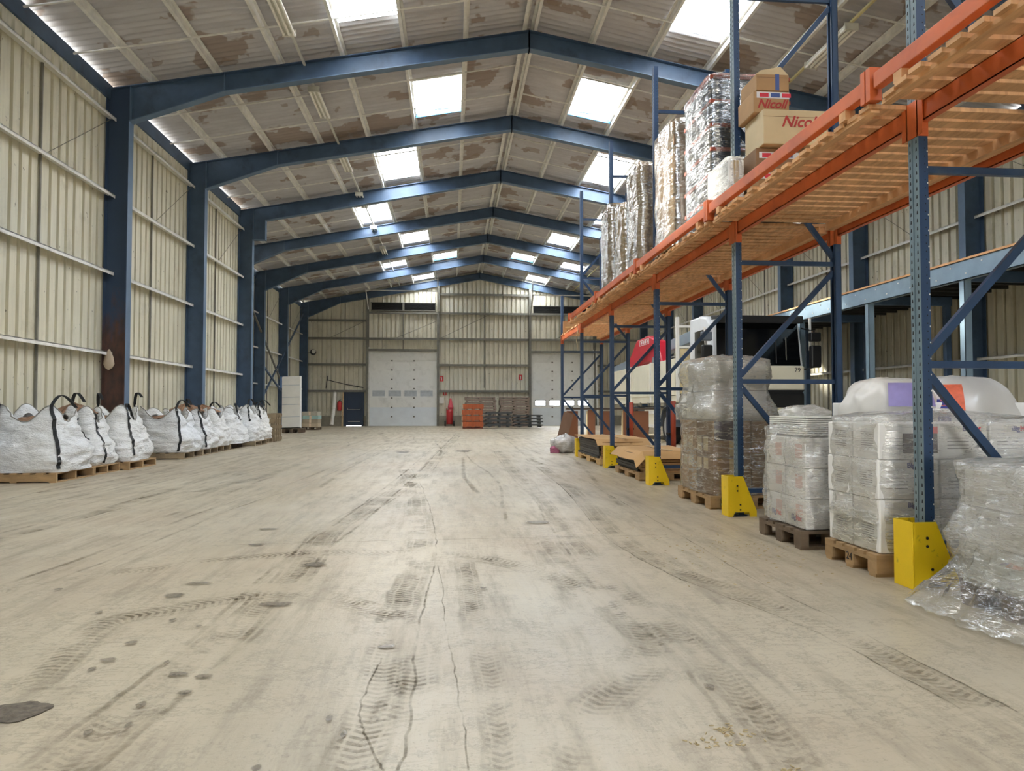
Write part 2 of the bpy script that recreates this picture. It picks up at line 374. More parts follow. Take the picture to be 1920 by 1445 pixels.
for fi, y in enumerate(FR):
    nar = y < 24.5; step = abs(y-24.3) < .1
    fr = thing('portal_frame', 'blue steel portal frame across the hall, '+ORD[fi], 'steel frame', (XR, y, 0), kind='structure')
    for sd in (-1, 1):
        if sd < 0: xo, xi = (XN, XN+.45) if nar else (XW, XW+.45)
        else: xo, xi = XE, XE-.45
        d = 1 if sd < 0 else -1
        zc = zr(xi)-.75 if nar and sd < 0 else zr(xi)-.92       # haunch corner
        xk = xi+d*1.9; zk = zr(xk)-.40                          # knee of the haunch
        if step and sd < 0: zc = zr(xi)-1.05; xk = None
        b = B(); plate(b, [(xo+d*.01, 0), (xi, 0), (xi, zc), (xi, zr(xi)-.01), (xo+d*.01, zr(xo)-.01)], y)
        strip(b, [(xi, 0), (xi, zc)], .22, .018, y); strip(b, [(xo+d*.012, 0), (xo+d*.012, zr(xo)-.05)], .22, .018, y)
        b.box(min(xo, xi)-.05*0, max(xo, xi), y-.14, y+.14, 0, .02)
        if fi == 6 and sd < 0: mm = m_rust
        else: mm = m_blue
        b.build('column', mm, fr)
        strip(lt := B(), [(xi+d*.012, .02), (xi+d*.012, zc-.01)], .215, .006, y); lt.build('inner_flange', m_bluelt, fr)
        b = B(); xa = XR-d*0.0
        if xk is not None:
            low = [(xi, zc), (xk, zk), (XR, 8.90)]
            plate(b, [(xi, zc), (xk, zk), (XR, 8.90), (XR, 9.29), (xi, zr(xi)-.01)], y)
        else:
            xs_ = xi+.42; low = [(xi, zc), (xs_, zc), (xs_, zr(xs_)-.47), (XR, 8.90)]
            plate(b, [(xi, zc), (xs_, zc), (xs_, zr(xs_)-.47), (XR, 8.90), (XR, 9.29), (xi, zr(xi)-.01)], y)
        strip(b, [(xo, zr(xo)-.01), (XR, 9.29)], .2, .016, y)
        b.build('rafter', m_blue, fr)
        strip(lt := B(), low, .2, .018, y); lt.build('bottom_flange', m_bluelt, fr)
        b = B()
        for xx, z0 in ((xi+d*.02, zc),) + (((xk, zk),) if xk is not None else ()):
            b.box(xx-.008, xx+.008, y-.09, y+.09, z0+.02, zr(xx)-.03)
        b.box(XR-.012, XR+.012, y-.1, y+.1, 8.86, 9.28); b.build('stiffener', m_bluelt, fr)

# ---- roof: sheets, purlins, sag rods, rooflights
DL = [.10, 1.38, 2.68, 3.98, 5.28, 6.58, 7.88, 9.18, 10.48]
SKL = [(-1, 2, 11.95, 14.1, 'a'), (-1, 1, 17.0, 19.1, 'b'), (-1, 2, 21.4, 23.95, 'a'), (-1, 3, 26.5, 29.0-.3, 'a'), (-1, 2, 31.55, 33.2, 'a'),
       (-1, 1, 36.5, 37.8, 'b'), (-1, 3, 36.8, 37.85, 'a'), (-1, 2, 41.6, 42.75, 'a'),
       (1, 2, 11.8, 14.15, 'a'), (1, 1, 16.85, 19.05, 'b'), (1, 2, 21.4, 24.0, 'a'), (1, 3, 26.6, 28.7, 'a'), (1, 2, 31.5, 33.2, 'a'),
       (1, 1, 36.55, 37.8, 'b'), (1, 3, 36.6, 37.85, 'a'), (1, 2, 41.5, 42.9, 'a'),
       (-1, 2, 2.6, 5.0, 'a'), (-1, 1, 7.4, 9.6, 'b'), (1, 1, 7.4, 9.6, 'b'), (-1, 3, -2.2, .2, 'a'), (1, 3, -2.2, .2, 'a'), (-1, 2, -7, -4.6, 'a'), (1, 2, -7, -4.6, 'a')]  # this row: unseen rooflights repeating the bays, put in to boost the light
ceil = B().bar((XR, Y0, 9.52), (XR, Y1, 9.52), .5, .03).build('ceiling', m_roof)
tag(ceil, 'grey-brown corrugated sheet roof on steel purlins', 'roof', kind='structure')
PIT = .177
def rpt(sd, d, y, dz): return (XR+sd*d, y, 9.30-SL*d+.165+dz)
def corr(sd, d0, d1, a, c, lap=0.0):
    b = B(); n = max(2, round((c-a)/PIT*6)); r0 = []; r1 = []
    for i in range(n+1):
        y = a+(c-a)*i/n; w = .026*math.cos(2*math.pi*y/PIT)
        r0.append(rpt(sd, d0, y, w+.012)); r1.append(rpt(sd, d1, y, w))
    return b.grid([r0, r1])
for sd in (-1, 1):
    for bi, (ya, yc) in enumerate(zip(FR, FR[1:])):
        yc2 = Y1+.1 if bi == len(FR)-2 else yc
        rows = list(zip(DL, DL[1:]))
        if sd < 0 and yc < 24.4: rows = rows[:6]+[(7.88, 8.79)]
        else: rows = rows+[(10.48, 10.72 if sd < 0 else 10.42)] if sd < 0 else rows[:7]+[(9.18, 10.42)]
        for ri, (d0, d1) in enumerate(rows):
            cut = [(s[2], s[3], s[4]) for s in SKL if s[0] == sd and s[1] == ri and ya-.1 < s[2] < yc]
            edge = [ya]+[e for cc in cut for e in cc[:2]]+[yc2]
            for a, c in zip(edge[::2], edge[1::2]):
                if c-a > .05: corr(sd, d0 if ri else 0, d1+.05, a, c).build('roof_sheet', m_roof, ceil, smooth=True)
        for d in DL+([8.6] if False else []):
            if sd < 0 and yc < 24.4 and d > 8.0: continue
            if sd > 0 and d > 10.3: continue
            b = B(); xx = XR+sd*d; zz = 9.30-SL*d
            b.bar((xx, ya, zz+.07), (xx, yc, zz+.07), .012, .135, (0, 0, 1))
            b.bar((xx+sd*.03, ya, zz+.006), (xx+sd*.03, yc, zz+.006), .06, .012); b.bar((xx-sd*.03, ya, zz+.134), (xx-sd*.03, yc, zz+.134), .06, .012)
            b.build('purlin', m_galv, ceil)
        for t in (.33, .67):
            y = ya+(yc-ya)*t; dm = 8.7 if sd < 0 and yc < 24.4 else (10.4 if sd < 0 else 10.3)
            B().tube([(XR+sd*.1, y, zr(XR)+.0), (XR+sd*dm, y, 9.30-SL*dm+.0)], .02, 5).build('sag_rod', m_galv, ceil)
for i, (sd, ri, a, c, ty) in enumerate(SKL):
    d0, d1 = DL[ri]+.03, DL[ri+1]-.03; xm = XR+sd*(d0+d1)/2; zm = 9.30-SL*(d0+d1)/2+.165
    side = 'left' if sd < 0 else 'right'
    w = thing('window_%d' % (i+1), ('translucent corrugated rooflight' if ty == 'a' else 'smoke-vent rooflight with a blue frame')+' in the %s roof slope, %d m down the hall' % (side, round((a+c)/2)), 'rooflight', (xm, (a+c)/2, zm), kind='structure')
    if ty == 'a':
        corr(sd, d0-.03, d1+.03, a, c).build('pane', m_skyl, w, smooth=True)
    else:
        b = B()
        for p, q in (((d0, a), (d1, a)), ((d1, a), (d1, c)), ((d1, c), (d0, c)), ((d0, c), (d0, a))):
            b.bar(rpt(sd, p[0], p[1], .03), rpt(sd, q[0], q[1], .03), .05, .14)
        b.build('frame', m_galv, w)
        B().bar(rpt(sd, d0, c-.06, -.04), rpt(sd, d1, c-.06, -.04), .03, .10).build('opening_flap', m_ventblue, w)
        B().bar(rpt(sd, (d0+d1)/2-.3, c-.22, -.02), rpt(sd, (d0+d1)/2+.1, c-.27, -.02), .04, .03).build('opening_ram', m_blue, w)
        B().add([rpt(sd, d0, a, .09), rpt(sd, d1, a, .09), rpt(sd, d1, c, .09), rpt(sd, d0, c, .09)], [(0, 1, 2, 3)]).build('pane', m_glass, w)
    portal((xm, (a+c)/2, zm+.35), d1-d0+.1, c-a+.1, (0, sd*math.atan(SL), 0))
# ------------------------------------------------------------------ floor marks (parts of the floor)
TRK = {"main":[[-0.72,12.79],[-0.69,12.54],[-0.66,12.23],[-0.62,11.88],[-0.58,11.51],[-0.54,11.14],[-0.5,10.78],[-0.46,10.43],[-0.43,10.11],[-0.4,9.82],[-0.38,9.56],[-0.36,9.3],[-0.34,9.06],[-0.32,8.82],[-0.3,8.59],[-0.28,8.37],[-0.27,8.16],[-0.25,7.96],[-0.24,7.77],[-0.23,7.58],[-0.21,7.39],[-0.2,7.21],[-0.19,7.03],[-0.18,6.87],[-0.17,6.71],[-0.16,6.56],[-0.16,6.42],[-0.15,6.29],[-0.14,6.17],[-0.14,6.05],[-0.13,5.94],[-0.13,5.84],[-0.13,5.74],[-0.12,5.64],[-0.12,5.55],[-0.12,5.46],[-0.12,5.38],[-0.12,5.3],[-0.12,5.23],[-0.12,5.16],[-0.12,5.09],[-0.12,5.03],[-0.12,4.97],[-0.12,4.91],[-0.12,4.84],[-0.12,4.78],[-0.13,4.72],[-0.13,4.66],[-0.13,4.59],[-0.13,4.53],[-0.14,4.47],[-0.14,4.42],[-0.14,4.36],[-0.15,4.3],[-0.15,4.24],[-0.15,4.19],[-0.15,4.13],[-0.15,4.08],[-0.15,4.03],[-0.15,3.97],[-0.16,3.92],[-0.16,3.87],[-0.16,3.82],[-0.16,3.77],[-0.16,3.72],[-0.16,3.67],[-0.16,3.62],[-0.16,3.57],[-0.16,3.52],[-0.16,3.47],[-0.16,3.42],[-0.16,3.37],[-0.16,3.31],[-0.16,3.26],[-0.16,3.2],[-0.16,3.15],[-0.15,3.09],[-0.15,3.04],[-0.15,2.98],[-0.15,2.93],[-0.15,2.89],[-0.15,2.85],[-0.15,2.81],[-0.15,2.78],[-0.15,2.75],[-0.15,2.73],[-0.15,2.7],[-0.15,2.68],[-0.15,2.65],[-0.15,2.62],[-0.15,2.58],[-0.15,2.54],[-0.15,2.49],[-0.16,2.44],[-0.16,2.39],[-0.16,2.35],[-0.16,2.3],[-0.17,2.26],[-0.17,2.23],[-0.17,2.21]],"arcA":[[-2.7,4.54],[-2.68,4.56],[-2.65,4.58],[-2.62,4.61],[-2.59,4.65],[-2.55,4.68],[-2.51,4.72],[-2.46,4.75],[-2.42,4.79],[-2.38,4.82],[-2.34,4.85],[-2.31,4.89],[-2.27,4.92],[-2.23,4.95],[-2.19,4.98],[-2.15,5.01],[-2.1,5.04],[-2.05,5.08],[-2.0,5.11],[-1.94,5.15],[-1.87,5.19],[-1.8,5.23],[-1.72,5.27],[-1.64,5.31],[-1.56,5.35],[-1.48,5.38],[-1.41,5.42],[-1.34,5.44],[-1.28,5.47],[-1.22,5.48],[-1.17,5.5],[-1.12,5.51],[-1.08,5.52],[-1.03,5.52],[-0.98,5.52],[-0.92,5.52],[-0.86,5.52],[-0.8,5.52],[-0.72,5.52],[-0.65,5.51],[-0.57,5.5],[-0.49,5.49],[-0.41,5.48],[-0.33,5.46],[-0.26,5.45],[-0.19,5.43],[-0.12,5.4],[-0.06,5.38],[-0.0,5.35],[0.05,5.32],[0.11,5.29],[0.16,5.25],[0.21,5.22],[0.25,5.18],[0.3,5.14],[0.34,5.1],[0.37,5.06],[0.41,5.01],[0.44,4.97],[0.47,4.92],[0.49,4.87],[0.52,4.82],[0.55,4.77],[0.57,4.72],[0.6,4.67],[0.63,4.62],[0.65,4.56],[0.68,4.51],[0.7,4.45],[0.72,4.4],[0.74,4.35],[0.76,4.29],[0.78,4.24],[0.79,4.19],[0.81,4.14],[0.82,4.09],[0.84,4.04],[0.85,3.99],[0.86,3.94],[0.87,3.89],[0.88,3.83],[0.89,3.78],[0.9,3.71],[0.91,3.64],[0.92,3.56],[0.93,3.49],[0.93,3.42],[0.94,3.35],[0.95,3.3],[0.95,3.25],[0.96,3.22]],"arcB":[[-1.66,3.0],[-1.66,3.01],[-1.66,3.03],[-1.67,3.05],[-1.67,3.08],[-1.68,3.1],[-1.68,3.13],[-1.69,3.16],[-1.7,3.2],[-1.7,3.24],[-1.71,3.28],[-1.72,3.34],[-1.73,3.4],[-1.74,3.47],[-1.75,3.54],[-1.76,3.61],[-1.77,3.68],[-1.77,3.74],[-1.77,3.79],[-1.75,3.84],[-1.73,3.87],[-1.71,3.9],[-1.68,3.93],[-1.65,3.95],[-1.61,3.97],[-1.58,3.99],[-1.55,4.01],[-1.52,4.03],[-1.49,4.05],[-1.46,4.08],[-1.44,4.1],[-1.41,4.12],[-1.39,4.14],[-1.36,4.16],[-1.34,4.18],[-1.31,4.2],[-1.28,4.22],[-1.25,4.24],[-1.23,4.26],[-1.2,4.28],[-1.17,4.3],[-1.15,4.31],[-1.12,4.33],[-1.09,4.34],[-1.06,4.35],[-1.03,4.35],[-1.0,4.35],[-0.97,4.35],[-0.94,4.35],[-0.91,4.34],[-0.88,4.33],[-0.86,4.32],[-0.83,4.3],[-0.8,4.29],[-0.77,4.27],[-0.74,4.25],[-0.71,4.23],[-0.68,4.21],[-0.65,4.18],[-0.62,4.16],[-0.59,4.13],[-0.56,4.1],[-0.54,4.07],[-0.51,4.05],[-0.48,4.02],[-0.46,3.99],[-0.43,3.96],[-0.4,3.93],[-0.38,3.9],[-0.36,3.87],[-0.33,3.84],[-0.31,3.81],[-0.3,3.78],[-0.28,3.75],[-0.26,3.71],[-0.25,3.68],[-0.24,3.64],[-0.23,3.61],[-0.22,3.57],[-0.21,3.54],[-0.2,3.5],[-0.19,3.47],[-0.18,3.43],[-0.18,3.4],[-0.17,3.37],[-0.17,3.34],[-0.16,3.31],[-0.16,3.28],[-0.16,3.24],[-0.15,3.21],[-0.15,3.17],[-0.15,3.14],[-0.15,3.1],[-0.15,3.06],[-0.15,3.03],[-0.15,2.99],[-0.15,2.95],[-0.15,2.92],[-0.15,2.88],[-0.16,2.85],[-0.16,2.81],[-0.16,2.77],[-0.17,2.74],[-0.18,2.7],[-0.18,2.66],[-0.19,2.63],[-0.19,2.6],[-0.2,2.58],[-0.2,2.56]],"lA":[[0.19,30.7],[0.12,29.17],[0.04,27.38],[-0.05,25.53],[-0.13,23.74],[-0.2,22.07],[-0.27,20.58],[-0.33,19.27],[-0.38,18.14],[-0.42,17.2],[-0.45,16.38],[-0.47,15.66],[-0.49,14.99],[-0.51,14.38],[-0.53,13.81],[-0.55,13.27],[-0.57,12.75],[-0.6,12.26],[-0.63,11.78],[-0.67,11.32],[-0.71,10.87],[-0.75,10.45],[-0.79,10.06],[-0.83,9.68],[-0.87,9.33],[-0.9,8.99],[-0.94,8.68],[-0.97,8.39],[-1.0,8.12],[-1.04,7.87],[-1.07,7.64],[-1.11,7.42],[-1.14,7.21],[-1.16,7.0],[-1.19,6.79],[-1.2,6.58],[-1.21,6.38],[-1.21,6.17],[-1.2,5.96],[-1.19,5.76],[-1.18,5.57],[-1.16,5.38],[-1.15,5.21],[-1.14,5.04],[-1.13,4.88],[-1.13,4.73],[-1.13,4.59],[-1.14,4.46],[-1.14,4.33],[-1.15,4.21],[-1.15,4.09],[-1.16,3.98],[-1.16,3.88],[-1.17,3.77],[-1.18,3.67],[-1.18,3.58],[-1.19,3.49],[-1.2,3.41],[-1.21,3.33],[-1.21,3.25],[-1.22,3.17],[-1.23,3.09],[-1.24,3.02],[-1.24,2.94],[-1.25,2.86],[-1.26,2.77],[-1.27,2.69],[-1.28,2.6],[-1.29,2.53],[-1.29,2.46],[-1.3,2.4],[-1.3,2.36],[-1.31,2.32]],"lB":[[-0.07,30.73],[-0.13,29.22],[-0.2,27.5],[-0.27,25.71],[-0.34,23.96],[-0.4,22.32],[-0.46,20.81],[-0.52,19.45],[-0.57,18.26],[-0.61,17.21],[-0.65,16.29],[-0.68,15.46],[-0.71,14.7],[-0.74,13.99],[-0.76,13.32],[-0.79,12.69],[-0.81,12.08],[-0.84,11.5],[-0.87,10.94],[-0.9,10.38],[-0.92,9.84],[-0.95,9.33],[-0.98,8.85],[-1.0,8.41],[-1.02,8.02],[-1.04,7.67],[-1.06,7.36],[-1.08,7.11],[-1.09,6.89],[-1.11,6.71],[-1.12,6.55],[-1.13,6.4],[-1.15,6.26],[-1.16,6.12],[-1.17,5.98],[-1.18,5.83],[-1.18,5.67],[-1.19,5.5],[-1.2,5.33],[-1.2,5.16],[-1.21,5.0],[-1.21,4.84],[-1.22,4.69],[-1.22,4.54],[-1.22,4.4],[-1.22,4.27],[-1.22,4.15],[-1.23,4.03],[-1.23,3.92],[-1.23,3.81],[-1.23,3.71],[-1.23,3.61],[-1.23,3.51],[-1.23,3.42],[-1.23,3.33],[-1.23,3.24],[-1.24,3.15],[-1.24,3.06],[-1.24,2.97],[-1.25,2.89],[-1.25,2.82],[-1.25,2.76],[-1.26,2.71],[-1.26,2.68]],"lC":[[2.0,10.31],[2.0,10.07],[1.99,9.76],[1.99,9.42],[1.98,9.07],[1.98,8.72],[1.98,8.39],[1.97,8.09],[1.97,7.81],[1.97,7.58],[1.97,7.39],[1.97,7.22],[1.97,7.06],[1.97,6.92],[1.97,6.78],[1.97,6.63],[1.97,6.47],[1.97,6.3],[1.96,6.11],[1.96,5.9],[1.95,5.69],[1.95,5.47],[1.94,5.25],[1.93,5.05],[1.93,4.86],[1.93,4.68],[1.93,4.53],[1.93,4.39],[1.93,4.27],[1.94,4.16],[1.95,4.05],[1.95,3.95],[1.96,3.86],[1.97,3.78],[1.98,3.69],[1.99,3.62],[1.99,3.54],[1.99,3.47],[2.0,3.4],[2.0,3.34],[2.0,3.29],[2.0,3.23],[2.0,3.17],[2.01,3.11],[2.01,3.05],[2.01,2.99],[2.01,2.93],[2.02,2.85],[2.02,2.78],[2.03,2.7],[2.03,2.63],[2.03,2.57],[2.04,2.52],[2.04,2.47],[2.04,2.44]],"lD":[[1.05,18.13],[1.03,17.4],[1.02,16.51],[1.0,15.56],[0.99,14.63],[0.97,13.75],[0.96,12.96],[0.95,12.27],[0.94,11.68],[0.94,11.2],[0.94,10.8],[0.95,10.45],[0.95,10.13],[0.96,9.84],[0.97,9.57],[0.97,9.32],[0.98,9.06],[0.98,8.82],[0.98,8.57],[0.97,8.33],[0.97,8.12],[0.96,7.93],[0.95,7.74],[0.94,7.54],[0.93,7.34],[0.92,7.12],[0.91,6.88],[0.91,6.62],[0.9,6.34],[0.89,6.05],[0.88,5.76],[0.88,5.47],[0.87,5.21],[0.87,4.97],[0.87,4.76],[0.87,4.57],[0.87,4.41],[0.88,4.27],[0.89,4.15],[0.9,4.04],[0.91,3.94],[0.92,3.85],[0.93,3.76],[0.94,3.67],[0.95,3.58],[0.96,3.49],[0.96,3.41],[0.97,3.32],[0.97,3.24],[0.97,3.16],[0.97,3.09],[0.97,3.01],[0.98,2.94],[0.98,2.87],[0.97,2.81],[0.97,2.74],[0.97,2.67],[0.97,2.6],[0.96,2.54],[0.96,2.48],[0.95,2.42],[0.95,2.37],[0.95,2.33],[0.94,2.29],[0.94,2.26],[0.94,2.23],[0.94,2.21],[0.93,2.19],[0.93,2.17],[0.93,2.15],[0.93,2.14],[0.93,2.13],[0.92,2.12]],"lE":[[1.57,15.25],[1.56,14.65],[1.56,13.96],[1.55,13.22],[1.55,12.47],[1.54,11.75],[1.53,11.07],[1.52,10.44],[1.51,9.87],[1.49,9.35],[1.47,8.87],[1.44,8.4],[1.41,7.95],[1.39,7.54],[1.36,7.17],[1.34,6.83],[1.32,6.53],[1.31,6.26],[1.31,6.04],[1.31,5.83],[1.32,5.65],[1.33,5.48],[1.34,5.32],[1.35,5.18],[1.36,5.05],[1.38,4.93],[1.39,4.83],[1.41,4.73],[1.42,4.65],[1.44,4.58],[1.45,4.53],[1.46,4.47],[1.48,4.43],[1.5,4.37],[1.52,4.31],[1.54,4.24],[1.56,4.16],[1.59,4.07],[1.62,3.97],[1.65,3.87],[1.68,3.77],[1.71,3.66],[1.73,3.56],[1.76,3.46],[1.78,3.36],[1.79,3.26],[1.81,3.16],[1.82,3.05],[1.82,2.94],[1.83,2.84],[1.84,2.74],[1.84,2.65],[1.84,2.58],[1.85,2.52],[1.85,2.48]],"lF":[[0.08,5.09],[0.08,5.0],[0.08,4.9],[0.09,4.77],[0.09,4.64],[0.1,4.51],[0.1,4.39],[0.11,4.26],[0.11,4.15],[0.11,4.05],[0.12,3.96],[0.12,3.87],[0.12,3.78],[0.13,3.7],[0.13,3.62],[0.13,3.54],[0.14,3.47],[0.14,3.4],[0.14,3.32],[0.15,3.26],[0.15,3.19],[0.15,3.13],[0.15,3.08],[0.15,3.02],[0.16,2.96],[0.16,2.9],[0.16,2.83],[0.16,2.77],[0.16,2.7],[0.16,2.62],[0.16,2.54],[0.16,2.46],[0.17,2.38],[0.17,2.32],[0.17,2.26],[0.17,2.22],[0.17,2.18]],"lG":[[0.77,5.96],[0.77,5.88],[0.77,5.77],[0.77,5.66],[0.77,5.53],[0.77,5.4],[0.77,5.28],[0.78,5.16],[0.78,5.04],[0.79,4.94],[0.8,4.85],[0.81,4.76],[0.82,4.68],[0.83,4.59],[0.84,4.51],[0.85,4.44],[0.86,4.36],[0.87,4.29],[0.88,4.22],[0.89,4.15],[0.9,4.08],[0.91,4.02],[0.91,3.96],[0.92,3.9],[0.93,3.84],[0.93,3.79],[0.93,3.73],[0.94,3.68],[0.94,3.62],[0.94,3.57],[0.93,3.51],[0.93,3.46],[0.93,3.41],[0.92,3.36],[0.91,3.32],[0.91,3.27],[0.9,3.23],[0.88,3.18],[0.87,3.14],[0.85,3.1],[0.84,3.06],[0.82,3.03],[0.8,2.99],[0.78,2.95],[0.76,2.92],[0.74,2.88],[0.72,2.85],[0.7,2.82],[0.68,2.79],[0.65,2.76],[0.63,2.73],[0.6,2.7],[0.58,2.67],[0.55,2.63],[0.53,2.59],[0.51,2.54],[0.48,2.49],[0.45,2.43],[0.43,2.38],[0.41,2.32],[0.39,2.27],[0.37,2.23],[0.35,2.19],[0.34,2.17]],"lH":[[0.2,22.33],[0.22,21.69],[0.23,20.92],[0.24,20.08],[0.26,19.21],[0.28,18.35],[0.29,17.51],[0.32,16.73],[0.34,16.0],[0.37,15.35],[0.4,14.74],[0.44,14.16],[0.49,13.6],[0.53,13.08],[0.57,12.58],[0.61,12.1],[0.63,11.65],[0.65,11.22],[0.66,10.81],[0.67,10.41],[0.66,10.02],[0.65,9.64],[0.64,9.28],[0.62,8.95],[0.61,8.64],[0.6,8.37],[0.58,8.12],[0.57,7.9],[0.57,7.71],[0.56,7.52],[0.55,7.35],[0.54,7.19],[0.53,7.05],[0.52,6.92],[0.52,6.81],[0.51,6.73],[0.51,6.66]],"lI":[[-2.9,26.58],[-2.92,25.69],[-2.95,24.64],[-2.97,23.51],[-3.0,22.36],[-3.03,21.23],[-3.06,20.16],[-3.09,19.16],[-3.13,18.25],[-3.16,17.43],[-3.19,16.66],[-3.23,15.92],[-3.26,15.22],[-3.3,14.56],[-3.33,13.95],[-3.37,13.39],[-3.4,12.88],[-3.43,12.42],[-3.46,12.01],[-3.49,11.66],[-3.52,11.34],[-3.56,11.05],[-3.59,10.78],[-3.62,10.52],[-3.65,10.27],[-3.68,10.01],[-3.71,9.76],[-3.73,9.5],[-3.75,9.22],[-3.77,8.94],[-3.8,8.65],[-3.81,8.38],[-3.83,8.12],[-3.85,7.89],[-3.86,7.68],[-3.87,7.49],[-3.88,7.34],[-3.89,7.21],[-3.9,7.1],[-3.91,6.99],[-3.92,6.9],[-3.92,6.82],[-3.93,6.76],[-3.93,6.7],[-3.93,6.65],[-3.94,6.61]],"lJ":[[-4.47,29.29],[-4.46,28.03],[-4.46,26.56],[-4.45,25.0],[-4.44,23.46],[-4.44,22.01],[-4.43,20.68],[-4.43,19.48],[-4.43,18.43],[-4.43,17.53],[-4.44,16.73],[-4.45,15.99],[-4.45,15.29],[-4.46,14.65],[-4.47,14.05],[-4.48,13.5],[-4.49,13.0],[-4.5,12.53],[-4.51,12.1],[-4.52,11.7],[-4.52,11.31],[-4.53,10.94],[-4.54,10.6],[-4.55,10.28],[-4.56,10.0],[-4.57,9.73],[-4.59,9.5],[-4.61,9.29],[-4.63,9.11],[-4.66,8.94],[-4.7,8.78],[-4.73,8.64],[-4.77,8.51],[-4.8,8.4],[-4.83,8.3],[-4.85,8.22],[-4.87,8.15]],"lK":[[-1.89,29.07],[-1.92,27.29],[-1.95,25.27],[-1.98,23.23],[-2.01,21.31],[-2.04,19.58],[-2.07,18.07],[-2.09,16.77],[-2.12,15.69],[-2.15,14.8],[-2.17,14.04],[-2.2,13.35],[-2.23,12.72],[-2.25,12.15],[-2.28,11.63],[-2.3,11.16],[-2.33,10.73],[-2.35,10.34],[-2.38,9.99],[-2.41,9.67],[-2.44,9.4],[-2.47,9.14],[-2.5,8.91],[-2.53,8.68],[-2.55,8.46],[-2.58,8.24],[-2.6,8.01],[-2.62,7.77],[-2.63,7.52],[-2.64,7.27],[-2.64,7.03],[-2.64,6.79],[-2.65,6.56],[-2.65,6.35],[-2.66,6.15],[-2.66,5.96],[-2.67,5.8],[-2.68,5.63],[-2.69,5.47],[-2.7,5.31],[-2.72,5.16],[-2.73,5.02],[-2.74,4.9],[-2.75,4.8],[-2.76,4.71],[-2.76,4.65]],"lL":[[-0.1,5.02],[-0.1,4.92],[-0.09,4.8],[-0.08,4.66],[-0.07,4.51],[-0.06,4.37],[-0.05,4.22],[-0.05,4.09],[-0.04,3.96],[-0.03,3.85],[-0.03,3.75],[-0.02,3.65],[-0.02,3.56],[-0.01,3.47],[-0.01,3.38],[-0.01,3.3],[-0.0,3.22],[0.0,3.14],[0.01,3.06],[0.01,2.99],[0.02,2.92],[0.02,2.85],[0.03,2.78],[0.03,2.72],[0.03,2.66],[0.04,2.6],[0.04,2.55],[0.04,2.5],[0.05,2.46],[0.05,2.41],[0.05,2.37],[0.05,2.33],[0.05,2.29],[0.05,2.26],[0.05,2.23],[0.05,2.21],[0.05,2.19]],"lM":[[2.1,30.54],[2.05,28.94],[1.99,27.02],[1.92,25.04],[1.86,23.16],[1.8,21.46],[1.76,19.99],[1.72,18.76],[1.7,17.78],[1.69,17.02],[1.68,16.43],[1.68,15.93],[1.68,15.5],[1.69,15.13],[1.7,14.8],[1.71,14.51],[1.73,14.25],[1.76,14.01],[1.78,13.78],[1.82,13.57],[1.86,13.38],[1.92,13.21],[1.97,13.06],[2.03,12.92],[2.08,12.8],[2.13,12.7],[2.17,12.62],[2.2,12.55]],"lN":[[-0.2,2.21],[-0.21,2.23],[-0.21,2.25],[-0.22,2.27],[-0.23,2.3],[-0.24,2.33],[-0.25,2.36],[-0.26,2.39],[-0.27,2.42],[-0.28,2.45],[-0.29,2.47],[-0.29,2.5],[-0.3,2.52],[-0.3,2.54],[-0.31,2.56],[-0.31,2.59],[-0.32,2.61],[-0.32,2.64],[-0.32,2.66],[-0.32,2.69],[-0.33,2.73],[-0.33,2.76],[-0.32,2.8],[-0.32,2.83],[-0.32,2.87],[-0.32,2.91],[-0.32,2.94],[-0.32,2.97],[-0.32,3.0],[-0.32,3.03],[-0.32,3.06],[-0.32,3.09],[-0.32,3.11],[-0.31,3.13],[-0.31,3.16],[-0.31,3.17],[-0.31,3.19]],"lO":[[-6.19,29.43],[-6.17,28.42],[-6.16,27.18],[-6.14,25.83],[-6.12,24.48],[-6.1,23.21],[-6.08,22.04],[-6.06,21.01],[-6.04,20.14],[-6.01,19.42],[-5.99,18.8],[-5.96,18.22],[-5.93,17.67],[-5.9,17.18],[-5.87,16.74],[-5.85,16.35],[-5.82,16.02],[-5.81,15.75],[-5.79,15.55]],"joint":[[-2.28,5.83],[-2.2,5.83],[-2.1,5.85],[-1.98,5.86],[-1.84,5.87],[-1.69,5.89],[-1.53,5.91],[-1.37,5.92],[-1.22,5.93],[-1.07,5.95],[-0.93,5.96],[-0.8,5.96],[-0.66,5.97],[-0.52,5.98],[-0.38,5.98],[-0.24,5.99],[-0.09,5.99],[0.07,6.0],[0.23,6.0],[0.42,6.01],[0.62,6.01],[0.85,6.02],[1.07,6.03],[1.3,6.04],[1.51,6.04],[1.71,6.05],[1.87,6.05],[1.99,6.06]],"joint2":[[0.77,6.76],[0.91,6.79],[1.09,6.83],[1.33,6.88],[1.59,6.94],[1.87,7.0],[2.14,7.06],[2.4,7.12],[2.61,7.17],[2.77,7.2]]}
